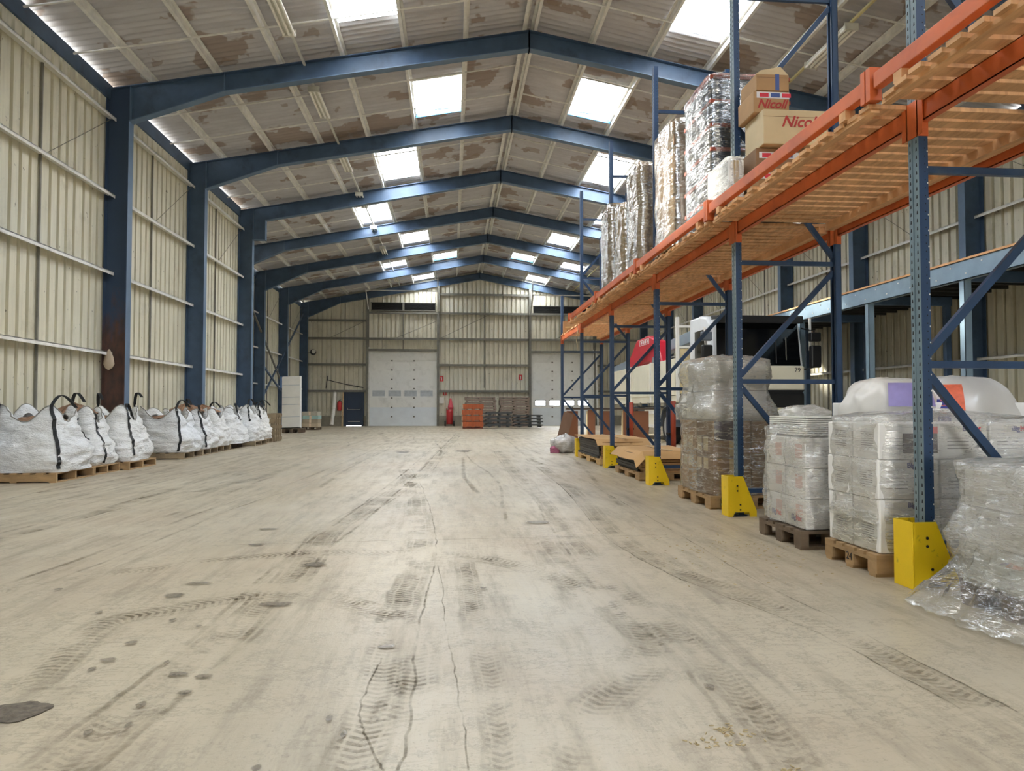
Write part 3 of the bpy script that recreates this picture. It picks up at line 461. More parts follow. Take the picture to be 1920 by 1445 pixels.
STN = [[-1.61,4.34,0.12,0.09],[-1.57,4.62,0.16,0.08],[-0.3,3.33,0.08,0.05],[-1.12,3.06,0.08,0.05],[-1.01,3.03,0.07,0.05],[-1.02,2.86,0.06,0.05],[-1.88,4.01,0.04,0.05],[-1.5,3.15,0.03,0.05],[-1.14,2.76,0.03,0.05],[-1.22,2.54,0.03,0.05],[-0.43,2.58,0.02,0.05],[-0.36,2.46,0.02,0.05],[-1.11,2.59,0.02,0.05],[-0.59,2.25,0.03,0.05],[-1.66,6.61,0.17,0.07],[-1.56,5.87,0.12,0.08],[-1.21,17.67,0.34,0.52],[0.27,17.97,0.4,0.73],[0.83,6.78,0.21,0.16],[-2.36,4.53,0.04,0.05],[-1.43,3.83,0.03,0.05],[1.01,2.75,0.04,0.05],[-1.48,3.25,0.07,0.05],[-1.48,3.48,0.05,0.05],[0.19,4.34,0.04,0.05],[-1.26,3.71,0.03,0.05],[-1.22,3.2,0.02,0.05],[-0.95,5.09,0.15,0.11],[-0.97,4.09,0.18,0.08]]
def k_track(name, col, amt, tread, lo=.42, hi=.62):
    k = NT(name); uv = k.n('UVMap'); sp = k.n('SeparateXYZ'); k.l(uv.outputs[0], sp.inputs[0])
    def M(op, a, b=None, c=None):
        m = k.n('Math', operation=op)
        for i, v in enumerate((a, b, c)):
            if v is None: continue
            if hasattr(v, 'is_output'): k.l(v, m.inputs[i])
            else: m.inputs[i].default_value = v
        return m.outputs[0]
    u, v = sp.outputs[0], sp.outputs[1]
    c = M('ABSOLUTE', M('MULTIPLY_ADD', v, 2.0, -1.0))                 # 0 centre .. 1 edge
    soft = M('SUBTRACT', 1.0, M('POWER', c, 3.0))
    tc = k.coord((1, 1, 1), False); n1 = k.noise(tc, 1.6, 6, .65); n2 = k.noise(tc, 14, 5, .7)
    g = k.ramp(n1, [(lo, 0.0), (hi, 1.0)]); h = k.ramp(n2, [(.35, .25), (.62, 1.0)])
    f = M('MULTIPLY', M('MULTIPLY', g, h), soft)
    if tread:
        w = M('SINE', M('MULTIPLY', M('ADD', u, M('MULTIPLY', c, .05)), 2*math.pi/.042)); w = k.ramp(M('MULTIPLY_ADD', w, .5, .5), [(.35, .15), (.65, 1.0)])
        rib = k.ramp(M('ABSOLUTE', M('SUBTRACT', c, .5)), [(.03, .2), (.09, 1.0)])
        edge = k.ramp(c, [(.72, 0.0), (.86, 1.0)])
        f = M('MAXIMUM', M('MULTIPLY', M('MULTIPLY', f, w), rib), M('MULTIPLY', M('MULTIPLY', edge, g), M('MULTIPLY', soft, .9)))
    f = M('MULTIPLY', f, amt)
    t = k.n('BsdfTransparent'); d = k.n('BsdfDiffuse'); d.inputs[0].default_value = (*lin(col), 1)
    mx = k.n('MixShader'); k.l(f, mx.inputs[0]); k.l(t.outputs[0], mx.inputs[1]); k.l(d.outputs[0], mx.inputs[2]); k.l(mx.outputs[0], k.o.inputs[0]); return k.m
m_trd = k_track('tyre_tread_dirt', '675b47', .7, True); m_line = k_track('floor_scuff', '6b604d', .5, False, .40, .66); m_crack = k_track('floor_crack', '5c523f', .7, False, .36, .62)
_zl = [0.0012]
def ribbon(pl, w, m, name):
    b = B(); uv = []; rows = []; L = 0; P = [Vector((p[0], p[1], 0)) for p in pl]
    for i, p in enumerate(P):
        d = (P[min(i+1, len(P)-1)]-P[max(i-1, 0)]).normalized(); n = Vector((-d.y, d.x, 0))
        if i: L += (p-P[i-1]).length
        wob = .02*MN.noise(Vector((L*1.1, w*9, 0)))+.012*MN.noise(Vector((L*5, w*9, 3)))
        q = p+n*wob; q.z = _zl[0]; rows.append([q-n*w/2, q, q+n*w/2]); uv += [(L, 0), (L, .5), (L, 1)]
    _zl[0] += .00012
    return b.grid(rows).build(name, m, floor, fixn=False, uv=uv)
def offset(pl, d):
    P = [Vector((p[0], p[1])) for p in pl]; o = []
    for i, p in enumerate(P):
        t = (P[min(i+1, len(P)-1)]-P[max(i-1, 0)]).normalized(); o.append((p.x-t.y*d, p.y+t.x*d))
    return o
ribbon(TRK['main'], .014, m_crack, 'floor_crack'); ribbon(offset(TRK['main'], -.13), .22, m_trd, 'tyre_track')
for n in ('arcA', 'arcB'): ribbon(TRK[n], .22, m_trd, 'tyre_track')
for n, w in (('lA', .035), ('lB', .035), ('lC', .012), ('lD', .03), ('lE', .012), ('lH', .045), ('lI', .05), ('lJ', .06), ('lK', .05), ('lL', .008), ('lM', .06), ('lN', .01), ('lO', .06), ('joint', .016), ('joint2', .025)):
    ribbon(TRK[n], w, m_line if w > .024 else m_crack, 'scuff_line' if w > .024 else 'floor_crack')
for n in ('lA', 'lB', 'lI', 'lK', 'lJ'): ribbon(offset(TRK[n], .24), .035, m_line, 'scuff_line')
ribbon(offset(TRK['lA'], .12), .2, m_trd, 'tyre_track')
ribbon(TRK['lF'], .15, m_trd, 'tyre_track'); ribbon(TRK['lG'], .24, m_trd, 'tyre_track'); ribbon(offset(TRK['lD'], .12), .18, m_trd, 'tyre_track'); ribbon(offset(TRK['lE'], .1), .2, m_trd, 'tyre_track')
for i in range(26):     # faint straight wheel scuffs towards the far end
    x0 = random.uniform(-6, 2.3); y0 = random.uniform(6, 30); dx = random.uniform(-.12, .22); n = 14; ln = random.uniform(4, 11)
    ribbon([(x0+dx*ln*t/n+.1*math.sin(t*.3+i), y0+ln*t/n) for t in range(n+1)], random.choice((.05, .08, .2)), random.choice((m_line, m_line, m_trd)), 'scuff_line')
def k_stain():
    k = NT('oil_stain'); uv = k.n('UVMap'); sp = k.n('SeparateXYZ'); k.l(uv.outputs[0], sp.inputs[0])
    tc = k.coord((1, 1, 1), False); n2 = k.noise(tc, 7, 6, .7); a = k.n('Math', operation='MULTIPLY_ADD', i_1=.9); k.l(n2, a.inputs[0]); k.l(sp.outputs[0], a.inputs[2])
    f = k.ramp(a.outputs[0], [(.85, .6), (1.1, 0.0)])
    t = k.n('BsdfTransparent'); d = k.n('BsdfPrincipled'); d.inputs['Roughness'].default_value = .35; k.l(k.ramp(k.noise(tc, 60, 3), [(.4, lin('57503f')), (.6, lin('83796a'))]), d.inputs['Base Color'])
    mx = k.n('MixShader'); k.l(f, mx.inputs[0]); k.l(t.outputs[0], mx.inputs[1]); k.l(d.outputs[0], mx.inputs[2]); k.l(mx.outputs[0], k.o.inputs[0]); return k.m
m_stain = k_stain()
for x, y, rx, ry in STN:
    b = B(); n = 20; vs = [(x, y, _zl[0])]; uv = [(0, 0)]; _zl[0] += .0001
    for k in range(n):
        a = 2*math.pi*k/n; r = 1.0+.25*MN.noise(Vector((x*3+math.cos(a), y*3+math.sin(a), 0)))
        vs.append((x+rx*r*math.cos(a), y+ry*r*math.sin(a), vs[0][2])); uv.append((1, 0))
    b.add(vs, [(0, 1+k, 1+(k+1) % n) for k in range(n)]).build('oil_stain', m_stain, floor, fixn=False, uv=uv)
# broken hollow by the left edge: rough dark rubble patch
b = B(); rows = []
for r in range(7):
    row = []
    for k in range(24):
        a = 2*math.pi*k/24; q = r/6; rr = q*(1+.30*MN.noise(Vector((math.cos(a)*1.6, math.sin(a)*1.6, 3)))+.14*MN.noise(Vector((math.cos(a)*6, math.sin(a)*6, 5))))
        px, py = -1.57+.11*rr*math.cos(a), 2.75+.085*rr*math.sin(a)
        row.append((px, py, .004+(1-q)*.012+.012*(1-q)*fbm((px*14, py*14, 0))))
    rows.append(row)
b.grid(rows, True).build('broken_patch', mat('rubble_dark', '5f574b', .95, 0, .4, 40, bump=.6, bscale=60), floor)
ribbon([(-1.66, 2.9), (-1.58, 2.93), (-1.5, 2.925), (-1.46, 2.95)], .035, m_crack, 'floor_crack')
# sawdust crumbs
m_straw = mat('sawdust', 'b3a27c', .9, 0, .3, 60)
b = B()
for cx, cy, s in ((.94, 2.38, .05), (.86, 2.3, .05), (1.0, 2.1, .03), (.86, 2.02, .03), (1.0, 1.95, .04), (1.45, 1.9, .06)):
    for k in range(26):
        px, py = cx+random.gauss(0, s), cy+random.gauss(0, s*.6); a = random.uniform(0, 3.14); l = .008
        b.bar((px-l*math.cos(a), py-l*math.sin(a), .003), (px+l*math.cos(a), py+l*math.sin(a), .003), .003, .003)
for k in range(160):
    px, py = 2.1+random.gauss(0, .35), 5.3+random.gauss(0, .45); a = random.uniform(0, 3.14); l = .009
    b.bar((px-l*math.cos(a), py-l*math.sin(a), .003), (px+l*math.cos(a), py+l*math.sin(a), .003), .003, .003)
b.build('sawdust_crumbs', m_straw, floor, kind='stuff')

# ------------------------------------------------------------------ back wall: doors, vents, fittings
m_dpan = mat('door_panel_white', 'e4e4df', .45, 0, .04, 2, dirt='c6c6c0', dirt_amt=(.5, .8)); m_dpan_lit = mat('door_panel_bluish_light', 'd8dfe4', .4, 0, .05, 2)
m_dgrey = mat('door_window_grey', 'b2b8bb', .3, 0, .15, 4); m_blk = mat('black_plastic', '17181a', .5); m_rub = mat('rubber', '222222', .8)
m_door = mat('door_blue', '27374d', .45, 0, .1, 3); m_white = mat('paint_white', 'dedcd4', .5, 0, .05); m_steel = mat('bare_steel', 'a9aaa8', .35, .7, .1)
def sect_door(name, label, x0, x1, z1, n, wins):
    d = thing(name, label, 'door', ((x0+x1)/2, Y1, 0), kind='structure'); h = z1/n
    for i in range(n):
        z = i*h
        m = m_dpan_lit if i < 2 else m_dpan  # lower two sections: bluish light painted into the panel colour
        if i == wins[0]:
            xs = wins[1]; b = B(); wz0, wz1 = z+h*.22, z+h*.78; b.box(x0-.02, x0+.031, Y1-.03, Y1-.01, z, z+h).box(x1-.031, x1+.02, Y1-.03, Y1-.01, z, z+h); e = [x0+.03]+[q for w in xs for q in w]+[x1-.03]
            b.box(x0, x1, Y1-.02, Y1-.01, z, wz0).box(x0, x1, Y1-.02, Y1-.01, wz1, z+h).box(x0+.03, x1-.03, Y1-.05, Y1-.01, z+.006, wz0).box(x0+.03, x1-.03, Y1-.05, Y1-.01, wz1, z+h-.006)
            for a, c in zip(e[::2], e[1::2]): b.box(a, c, Y1-.05, Y1-.01, wz0, wz1)
            p = b.build('door_section', m, d)
            for a, c in xs:
                B().box(a-.02, c+.02, Y1-.058, Y1-.05, wz0-.02, wz0+.015).box(a-.02, c+.02, Y1-.058, Y1-.05, wz1-.015, wz1+.02).box(a-.02, a+.015, Y1-.058, Y1-.05, wz0, wz1).box(c-.015, c+.02, Y1-.058, Y1-.05, wz0, wz1).build('window_surround', m_rub if wins[2] else m_dgrey, p)
                B().box(a, c, Y1-.034, Y1-.028, wz0, wz1).build('window_pane', m_skyl if wins[2] else m_dgrey, p)
        else:
            b = B().box(x0+.03, x1-.03, Y1-.05, Y1-.01, z+.006, z+h-.006).box(x0, x1, Y1-.02, Y1-.01, z, z+h); b.box(x0+.03, x1-.03, Y1-.056, Y1-.05, z+h*.45, z+h*.55)
            b.build('door_section', m, d)
        if i:
            for fx in (.33, .66):
                xx = x0+(x1-x0)*fx; B().box(xx-.05, xx+.05, Y1-.075, Y1-.05, z-.04, z+.04).build('hinge', m_galvd, d)
    for xx, s in ((x0, -1), (x1, 1)):
        b = B().box(min(xx, xx+s*.1), max(xx, xx+s*.1), Y1-.16, Y1-.02, 0, z1+.25); b.build('guide_rail', m_galv, d)
    B().box(x0-.1, x1+.1, Y1-.2, Y1-.05, z1, z1+.14).build('head_seal', m_galvd, d)
    return d
sect_door('door_1', 'closed white sectional overhead door left of centre in the far gable', -4.95, -.93, 4.48, 8, (3, [(-4.75+.95*k, -4.05+.95*k) for k in range(4)], False))
sect_door('door_2', 'closed white sectional overhead door with a row of bright windows, right of centre', 4.87, 8.6, 4.42, 8, (2, [(5.05+.88*k, 5.68+.88*k) for k in range(4)], True))
d3 = thing('door_3', 'dark blue personnel door with a push bar in the far gable', 'door', (-5.85, Y1, 0), kind='structure')
B().box(-6.44, -6.28, Y1-.12, Y1+.08, 0, 2.14).box(-5.42, -5.26, Y1-.12, Y1+.08, 0, 2.14).box(-6.38, -5.32, Y1-.12, Y1+.02, 2.04, 2.14).build('door_frame', m_door, d3)
B().box(-6.30, -5.40, Y1-.06, Y1-.01, .03, 2.06).build('door_leaf', m_door, d3, bevel=.006)
B().tube([(-6.22, Y1-.07, 1.08), (-6.22, Y1-.16, .98), (-6.22, Y1-.16, .98), (-5.48, Y1-.16, .98), (-5.48, Y1-.07, 1.08)], .022, 8).build('push_bar', m_steel, d3)
B().box(-6.2, -5.5, Y1-.066, Y1-.06, .25, .3).build('kick_strip', m_steel, d3)
for x0, x1, z, lb in ((-4.85, -1.05, 7.2, 'left'), (4.95, 8.4, 7.1, 'right')):
    v = thing('vent_grille', 'dark louvred vent strip high above the %s white sectional door' % lb, 'vent', ((x0+x1)/2, Y1-.05, z))
    B().box(x0, x1, Y1-.07, Y1-.02, z-.22, z+.2).build('backing', m_blk, v)
    for k in range(6): B().bar((x0, Y1-.09, z-.18+k*.065), (x1, Y1-.09, z-.18+k*.065), .05, .012, (0, .6, 1)).build('slat', m_rub, v)
    B().box(x0-.05, x1+.05, Y1-.12, Y1-.02, z-.27, z-.22).box(x0-.05, x1+.05, Y1-.12, Y1-.02, z+.2, z+.24).box((x0+x1)/2-.06, (x0+x1)/2+.06, Y1-.12, Y1-.07, z-.22, z+.2).build('frame', m_galvd, v)
for x0, x1, z, xp, lb in ((-5.06, -.86, 7.9, -.86, 'left'), (4.72, 8.4, 7.75, 4.72, 'right')):
    t = thing('door_track', 'thin white overhead door track hung below the roof above the %s sectional door' % lb, 'door track', (xp, Y1-1.6, z))
    B().bar((x0, Y1-1.6, z), (x1, Y1-1.6, z), .05, .06).build('cross_rail', m_galv, t)
    B().bar((xp, Y1-1.6, z), (xp, Y1-1.6, zr(xp)+.05), .05, .05).build('hanger', m_galv, t)
    B().bar((xp, Y1-1.6, z), (xp, Y1-.27, z-1.0), .05, .05).build('brace', m_galv, t)
    B().bar((x0+.05, Y1-1.6, z), (x0+.05, Y1-.27, z-.9), .05, .05).build('track', m_galv, t)
lamp = thing('flood_lamp', 'small black flood lamp high on the far gable near the left corner', 'lamp', (-8.26, Y1-.02, 4.4))
B().lathe([(.06, -.3), (.16, -.26), (.18, -.12), (.08, -.06)], (-8.26, Y1, 4.4), 'y', 14).build('housing', m_blk, lamp)
B().bar((-8.26, Y1-.1, 4.4), (-8.26, Y1, 4.4), .05, .05).bar((-8.9, Y1-.04, 4.3), (-8.3, Y1-.04, 4.4), .03, .03).build('bracket', m_blk, lamp)
B().lathe([(.05, -.31), (.12, -.305)], (-8.2, Y1, 4.43), 'y', 14).build('lens', m_white, lamp)
pp = tag(B().tube([(-7.5, Y1-.1, 2.25), (-7.42, Y1-.08, 3.0), (-7.42, Y1-.08, 2.7), (-7.4, Y1-.08, 2.75), (-6.4, Y1-.08, 2.5), (-5.3, Y1-.08, 2.3)], .025, 6).build('cable_pipe', m_blk), 'black bent cable pipe fixed above the blue personnel door', 'pipe')
m_red = mat('fire_red', 'b02a2c', .4, 0, .1); m_sign = mat('sign_red', 'cc2b2b', .5)
def ext(x, y, z, r, h, label):
    e = thing('fire_extinguisher', label, 'extinguisher', (x, y, z))
    B().lathe([(r*.9, 0), (r, .02), (r, h*.75), (r*.75, h*.86), (r*.3, h*.92)], (x, y, z), 'z', 16).build('cylinder', m_red, e, smooth=True)
    B().lathe([(r*.28, h*.92), (r*.32, h)], (x, y, z), 'z', 10).bar((x-.01, y-.02, z+h), (x+.1, y-.02, z+h*1.06), .03, .02).build('valve', m_blk, e)
    B().tube([(x+.03, y-.02, z+h*.97), (x+r*1.3, y-.04, z+h*.8), (x+r*1.2, y-.05, z+h*.3)], .014, 6).build('hose', m_blk, e)
    B().bar((x, y+r-.01, z+h*.5), (x, Y1-.01, z+h*.5), .06, .04).build('bracket', m_galvd, e)
    return e
ext(-6.69, Y1-.20, .92, .14, .62, 'red fire extinguisher hung left of the blue personnel door')
tr = thing('extinguisher_trolley', 'red wheeled fire extinguisher on a trolley beside the left sectional door', 'extinguisher', (-.22, 42.5, 0))
B().lathe([(.18, .12), (.2, .16), (.2, .85), (.14, .98), (.05, 1.02)], (-.16, 42.5, 0), 'z', 16).build('cylinder', m_red, tr, smooth=True)
B().lathe([(.16, -.3), (.16, -.22)], (-.16+.0, 42.42, .16), 'x', 14).lathe([(.16, .22), (.16, .3)], (-.16, 42.42, .16), 'x', 14).build('wheel', m_rub, tr)
B().tube([(-.34, 42.55, .1), (-.34, 42.6, 1.05), (.02, 42.6, 1.05), (.02, 42.55, .1)], .025, 6).build('trolley_frame', m_red, tr)
cone = thing('traffic_cone', 'pale red cone-shaped sheath hanging above the red trolley', 'cone', (-.1, Y1-.05, 1.0))
B().lathe([(.13, 0), (.17, .12), (.12, .3), (.05, .66)], (-.1, Y1-.22, 1.0), 'z', 12).build('cone_body', mat('faded_red', 'cf5560', .6), cone)
B().tube([(-.1, Y1-.22, 1.64), (-.06, Y1-.1, 1.75), (-.08, Y1-.005, 1.8)], .012, 5).build('hook', m_blk, cone)
for i, (x, z, lb) in enumerate(((-.65, 2.85, 'left of centre, upper'), (-.45, 2.0, 'left of centre, lower'), (4.15, 2.95, 'right of centre'))):
    s = thing('fire_sign', 'small red and white fire sign on the far gable, '+lb, 'sign', (x, Y1-.01, z))
    B().box(x-.11, x+.11, Y1-.02, Y1-.003, z-.16, z+.16).build('sign_plate', m_sign, s)
    B().box(x-.03, x+.03, Y1-.024, Y1-.02, z-.11, z+.09).box(x-.06, x-.03, Y1-.024, Y1-.02, z+.06, z+.1).build('pictogram', m_white, s)
bx = tag(B().box(-.78, -.5, Y1-.16, Y1-.01, 1.35, 1.72).build('wall_box', m_white, bevel=.01), 'small white box on the gable just right of the left sectional door', 'box')
rl = thing('sheet_roll', 'white plastic roll standing and leaning on the gable left of the blue door', 'roll', (-7.0, 42.4, 0))
B().tube([(-7.02, 42.3, .09), (-6.96, 42.62, 1.0)], .11, 12).build('lower_roll', m_white, rl); B().tube([(-6.96, 42.62, 1.02), (-6.95, 42.95, 2.0)], .11, 12).build('upper_roll', m_white, rl)
tag(B().prism([(42.7, 0.0), (42.74, 0.0), (43.16, 2.1), (43.12, 2.1)], 'x', -6.52, -6.44).build('timber_plank', mat('pale_timber', 'b89f78', .7, 0, .15, 4)), 'pale timber plank leaning between extinguisher and blue door', 'plank')

# ---- stacks in front of the gable
m_orw = mat('orange_crate', 'a9562e', .7, 0, .22, 14, (1, 1, .2)); m_orl = mat('crate_pale_end', 'd9c3a8', .7); m_gry = mat('grey_frame', '3e4244', .55, .1, .15, 5); m_bwn = mat('brown_slats', '8a7a6e', .8, 0, .2, 6)
for k in range(4):
    z = .07+k*.31; j = random.uniform(-.03, .03)
    c = thing('crate', 'orange boarded crate by the far gable, '+('lowest of four', 'second up of four', 'third up of four', 'topmost of four')[k], 'crate', (1.08+j, 37.9, z), 0, 'stack of orange crates')
    for i in range(6): B().box(.55+j+i*.175, .55+j+i*.175+.168, 37.36, 37.39, z+.045, z+.29).build('board', m_orw, c)
    B().box(.53+j, 1.62+j, 37.4, 38.4, z+.04, z+.285).build('crate_body', m_orw, c)
    B().box(.5+j, .54+j, 37.36, 38.4, z+.05, z+.26).build('end_panel', m_orl, c)
    for i in range(3): B().box(.58+j+i*.43, .72+j+i*.43, 37.37, 38.38, z, z+.045).build('foot', m_orw, c)
B().box(.55, 1.6, 37.4, 38.35, 0, .07).build('base_board', mat('rust_base', '6b3526', .8)).__setitem__('label', 'low dark red base board under the orange crates'); bpy.data.objects['base_board']['category'] = 'pallet'
def frames(xa, xb, y, n, hh, lab, grp, skew):
    for k in range(n):
        z = .06+k*hh; j = random.uniform(-.04, .04)
        f = thing('steel_stillage', lab+', '+('lowest', 'second', 'third', 'fourth', 'fifth')[k]+' of its pile', 'frame', ((xa+xb)/2, y, z), 0, grp)
        B().box(xa+j, xb+j, y-.42, y-.37, z+.09, z+hh-.03).box(xa+j, xb+j, y+.6, y+.65, z+.09, z+hh-.03).build('rail', m_gry, f)
        B().box(xa+j, xa+j+.06, y-.4, y+.62, z+.1, z+hh-.03).box(xb+j-.06, xb+j, y-.4, y+.62, z+.1, z+hh-.03).build('end_rail', m_gry, f)
        for i in range(4): B().box(xa+j+skew[0]-.0, xa+j+.3, y-.46+i*.26, y-.40+i*.26, z+.05, z+.13).build('fork_bar', m_gry, f)
        for xx in (xa+.15, (xa+xb)/2, xb-.2): B().box(xx+j, xx+j+.1, y-.4, y+.62, z, z+.09).build('foot', m_gry, f)
frames(1.8, 3.15, 38.0, 4, .21, 'dark grey steel stillage right of the orange crates', 'grey stillages beside the crates', (-.1,))
frames(3.35, 4.8, 38.0, 4, .17, 'dark grey steel stillage below the bright door windows', 'grey stillages by the right door', (-.1,))
for xa, xb, lb in ((.75, 2.5, 'left'), (2.75, 4.45, 'right')):
    for k in range(11):
        z = k*.155
        s = thing('slatted_pallet', 'brown slatted pallet in the %s tall pile against the gable, layer %s from the floor' % (lb, ('one', 'two', 'three', 'four', 'five', 'six', 'seven', 'eight', 'nine', 'ten', 'eleven')[k]), 'pallet', ((xa+xb)/2, 41.3, z), 0, 'brown pallets piled at the gable, '+lb)
        j = random.uniform(-.04, .04)
        B().box(xa+j, xb+j, 40.8, 41.9, z+.095, z+.15).build('top_deck', m_bwn, s); B().box(xa+j, xb+j, 40.8, 41.9, z, z+.045).build('bottom_deck', m_bwn, s)
        for xx in (xa, (xa+xb)/2-.06, xb-.12): B().box(xx+j, xx+j+.12, 40.82, 41.88, z+.045, z+.095).build('block', m_bwn, s)

# ------------------------------------------------------------------ pallets
m_pal = mat('pallet_wood', 'a1835c', .8, 0, .2, 5, (1, 1, 3), dirt='7a6446', dirt_amt=(.5, .8)); m_pald = mat('pallet_wood_dark', '6a5a48', .85, 0, .25, 5, dirt='3d342a'); m_palg = mat('pallet_wood_grey', '8f7f66', .85, 0, .2, 5, dirt='5c5040')
def stringer_pallet(label, x0, x1, y0, y1, m):
    p = thing('wooden_pallet', label, 'pallet', ((x0+x1)/2, (y0+y1)/2, 0), 0); ym = (y0+y1)/2
    for y in (y0, ym-.022, y1-.045): B().box(x0, x1, y, y+.045, .018, .122).build('runner', m, p)
    for k in range(7): x = x0+k*(x1-x0-.1)/6; B().box(x, x+.1, y0-.005, y1+.005, .122, .143).build('deck_board', m, p)
    for k in range(3): x = x0+k*(x1-x0-.1)/2; B().box(x, x+.1, y0, y1, 0, .018).build('bottom_board', m, p)
    return p
def pallet(label, x0, x1, y0, y1, m=None, z=0.0, along='x', group=None, h=.144):
    """block pallet; deck boards run along y when along == 'y'"""
    m = m or m_pal; p = thing('wooden_pallet', label, 'pallet', ((x0+x1)/2, (y0+y1)/2, z), 0, group)
    def bx(u0, u1, w0, w1, a, c, nm):
        if along == 'x': B().box(x0+u0*(x1-x0), x0+u1*(x1-x0), y0+w0*(y1-y0), y0+w1*(y1-y0), z+a, z+c).build(nm, m, p)
        else: B().box(x0+w0*(x1-x0), x0+w1*(x1-x0), y0+u0*(y1-y0), y0+u1*(y1-y0), z+a, z+c).build(nm, m, p)
    for k in range(5): w = .18 if k % 2 == 0 else .12; c = .09+k*.205; bx(0, 1, c-w/2, c+w/2, h-.022, h, 'deck_board')
    for u in (0, .44, .88): bx(u, u+.12, 0, 1, h-.044, h-.022, 'cross_board')
    for w in (0, .42, .84):
        for u in (0, .44, .88): bx(u, u+.12, w, w+.16, .022, h-.044, 'block')
        bx(0, 1, w+.02, w+.14, 0, .022, 'bottom_board')
    return p

# ------------------------------------------------------------------ bulk bags along the left wall
def k_sack():
    k = NT('woven_sack'); v = k.coord((1, 1, 3.2)); f = k.noise(v, 2.2, 5, .6)
    base = k.ramp(f, [(.3, lin('dcdddb')), (.7, lin('f0f1f1'))]); g = k.ramp(k.noise(v, 1.1, 5, .7), [(.6, 0.0), (.8, .35)]); base = k.mix(g, base, lin('a09c92'))
    k.l(base, k.b.inputs['Base Color']); k.b.inputs['Roughness'].default_value = .42; k.b.inputs['Specular IOR Level'].default_value = .5
    mm = k.n('Math', operation='MULTIPLY_ADD', i_1=.35); k.l(k.noise(v, 22, 3), mm.inputs[0]); k.l(k.noise(v, 5, 5, .65), mm.inputs[2]); k.bump(mm.outputs[0], .9, .06); return k.m
m_sack = k_sack(); m_strap = mat('webbing_black', '1d1f20', .7); m_rubble = mat('rubble_fill', '8a6a52', .95, 0, .35, 9, bump=.8, bscale=14); m_seam = mat('seam_grey', '8d8c84', .7)
def sack(label, x0, x1, y0, y1, z0, h, seed, straps, full=0, lean=0, hang=0):
    cx, cy = (x0+x1)/2, (y0+y1)/2; ax, ay = (x1-x0)/2, (y1-y0)/2
    bg = thing('bulk_bag', label, 'bulk bag', (cx, cy, z0), 0, 'white bulk bags along the left wall')
    N_ = 72; T = 26
    def pt(t, a, off=0.0):
        ca, sa = math.cos(a), math.sin(a); e = 6.5-3.6*t                     # squareness falls upward
        r = (abs(ca)**e+abs(sa)**e)**(-1/e)
        prof = 1.0+.05*math.sin(math.pi*min(t*1.6, 1))-.30*t**1.35-.05*(1-t)**8
        ha = h*(1+.30*max(0, abs(math.sin(2*a)))**2.5-.16+.05*MN.noise(Vector((ca+seed, sa, 0))))                 # corners stand up at the rim
        z = z0+t*(h+(ha-h)*t**3)
        n1 = fbm((ca*1.6+seed, sa*1.6, z*5.5)); n2 = fbm((ca*2.2+seed, sa*2.2, z*17))
        fold = .055*(abs(math.sin(z*11+seed*3+2.6*math.sin(2*a+seed)+2.2*fbm((ca*2+seed, sa*2, z*2))))-.5)*(.4+.6*abs(math.sin(2*a+.5)))*math.sin(math.pi*min(1, t*1.1))
        k = prof+.08*n1+.055*n2+fold
        if hang and t < .25: k += hang*(.25-t)*1.6
        z2 = z
        return Vector((cx+ax*r*ca*(k+off)+lean*t*.1, cy+ay*r*sa*(k+off), z2))
    rows = []
    for i in range(T+1):
        t = i/T; rows.append([pt(t, 2*math.pi*k/N_) for k in range(N_)])
    for q, dz in ((.93, -.01), (.86, -.08), (.80, -.14)):
        rows.append([Vector((cx, cy, 0))+(v-Vector((cx, cy, 0)))*0+Vector(((v.x-cx)*q, (v.y-cy)*q, v.z+dz)) for v in rows[T]])
    b = B(); b.grid(rows, True); b.build('sack_body', m_sack, bg, smooth=True)
    # filling seen in the mouth
    fr = []; zt = z0+h*(.93+full*.12)
    for r in range(7):
        q = r/6*.86; fr.append([(cx+(rows[T][k].x-cx)*q, cy+(rows[T][k].y-cy)*q, zt-.1*q*q+.035*fbm((k*.4, r*1.3, seed))+full*.09*(1-q)) for k in range(0, N_, 2)])
    B().grid(fr, True).build('rubble', m_rubble, bg)
    rim = [v+Vector((0, 0, .004)) for v in rows[T]]; B().tube(rim+[rim[0]], .009, 5, False).build('rim_seam', m_seam, bg)
    for (a, t0, up, da) in straps:
        cen = []; wv = []
        for i in range(18):
            t = t0+(1-t0)*i/17; aa = a+da*(1-t)**1.5; p = pt(t, aa, .018); q = pt(t, aa+.03, .018); cen.append(p); wv.append((q-p).normalized())
        top = cen[-1]; side = wv[-1]
        for i in range(1, 11):
            f = i/10; cen.append(top+side*(.34*f)*up+Vector((0, 0, .17*math.sin(math.pi*f)))+Vector((-.03*math.sin(math.pi*f), 0, 0))); wv.append((side+Vector((0, 0, .9*math.cos(math.pi*f)))).normalized().cross(Vector((1, 0, 0))).normalized() if False else Vector((1, .2, 0)).normalized())
        L_, R_ = [], []
        for p, w in zip(cen, wv): L_.append(p-w*.026); R_.append(p+w*.026)
        B().grid([L_, R_]).build('strap', m_strap, bg, solid=.006)
    return bg
WD = ('first', 'second', 'third', 'fourth', 'fifth', 'sixth', 'seventh', 'eighth', 'ninth')
PI = math.pi
PALS = [(-6.97, -5.78, 10.97, 12.08, m_pal), (-6.95, -5.8, 12.13, 13.03, m_pal), (-6.9, -5.68, 13.1, 14.25, m_pal), (-6.95, -5.68, 15.68, 16.85, m_palg), (-6.93, -5.72, 16.95, 18.0, m_palg), (-6.95, -5.78, 18.1, 19.2, m_palg), (-6.95, -5.85, 19.5, 20.5, m_pald), (-6.92, -5.6, 20.9, 22.15, m_palg), (-6.9, -5.7, 22.3, 23.3, m_palg)]
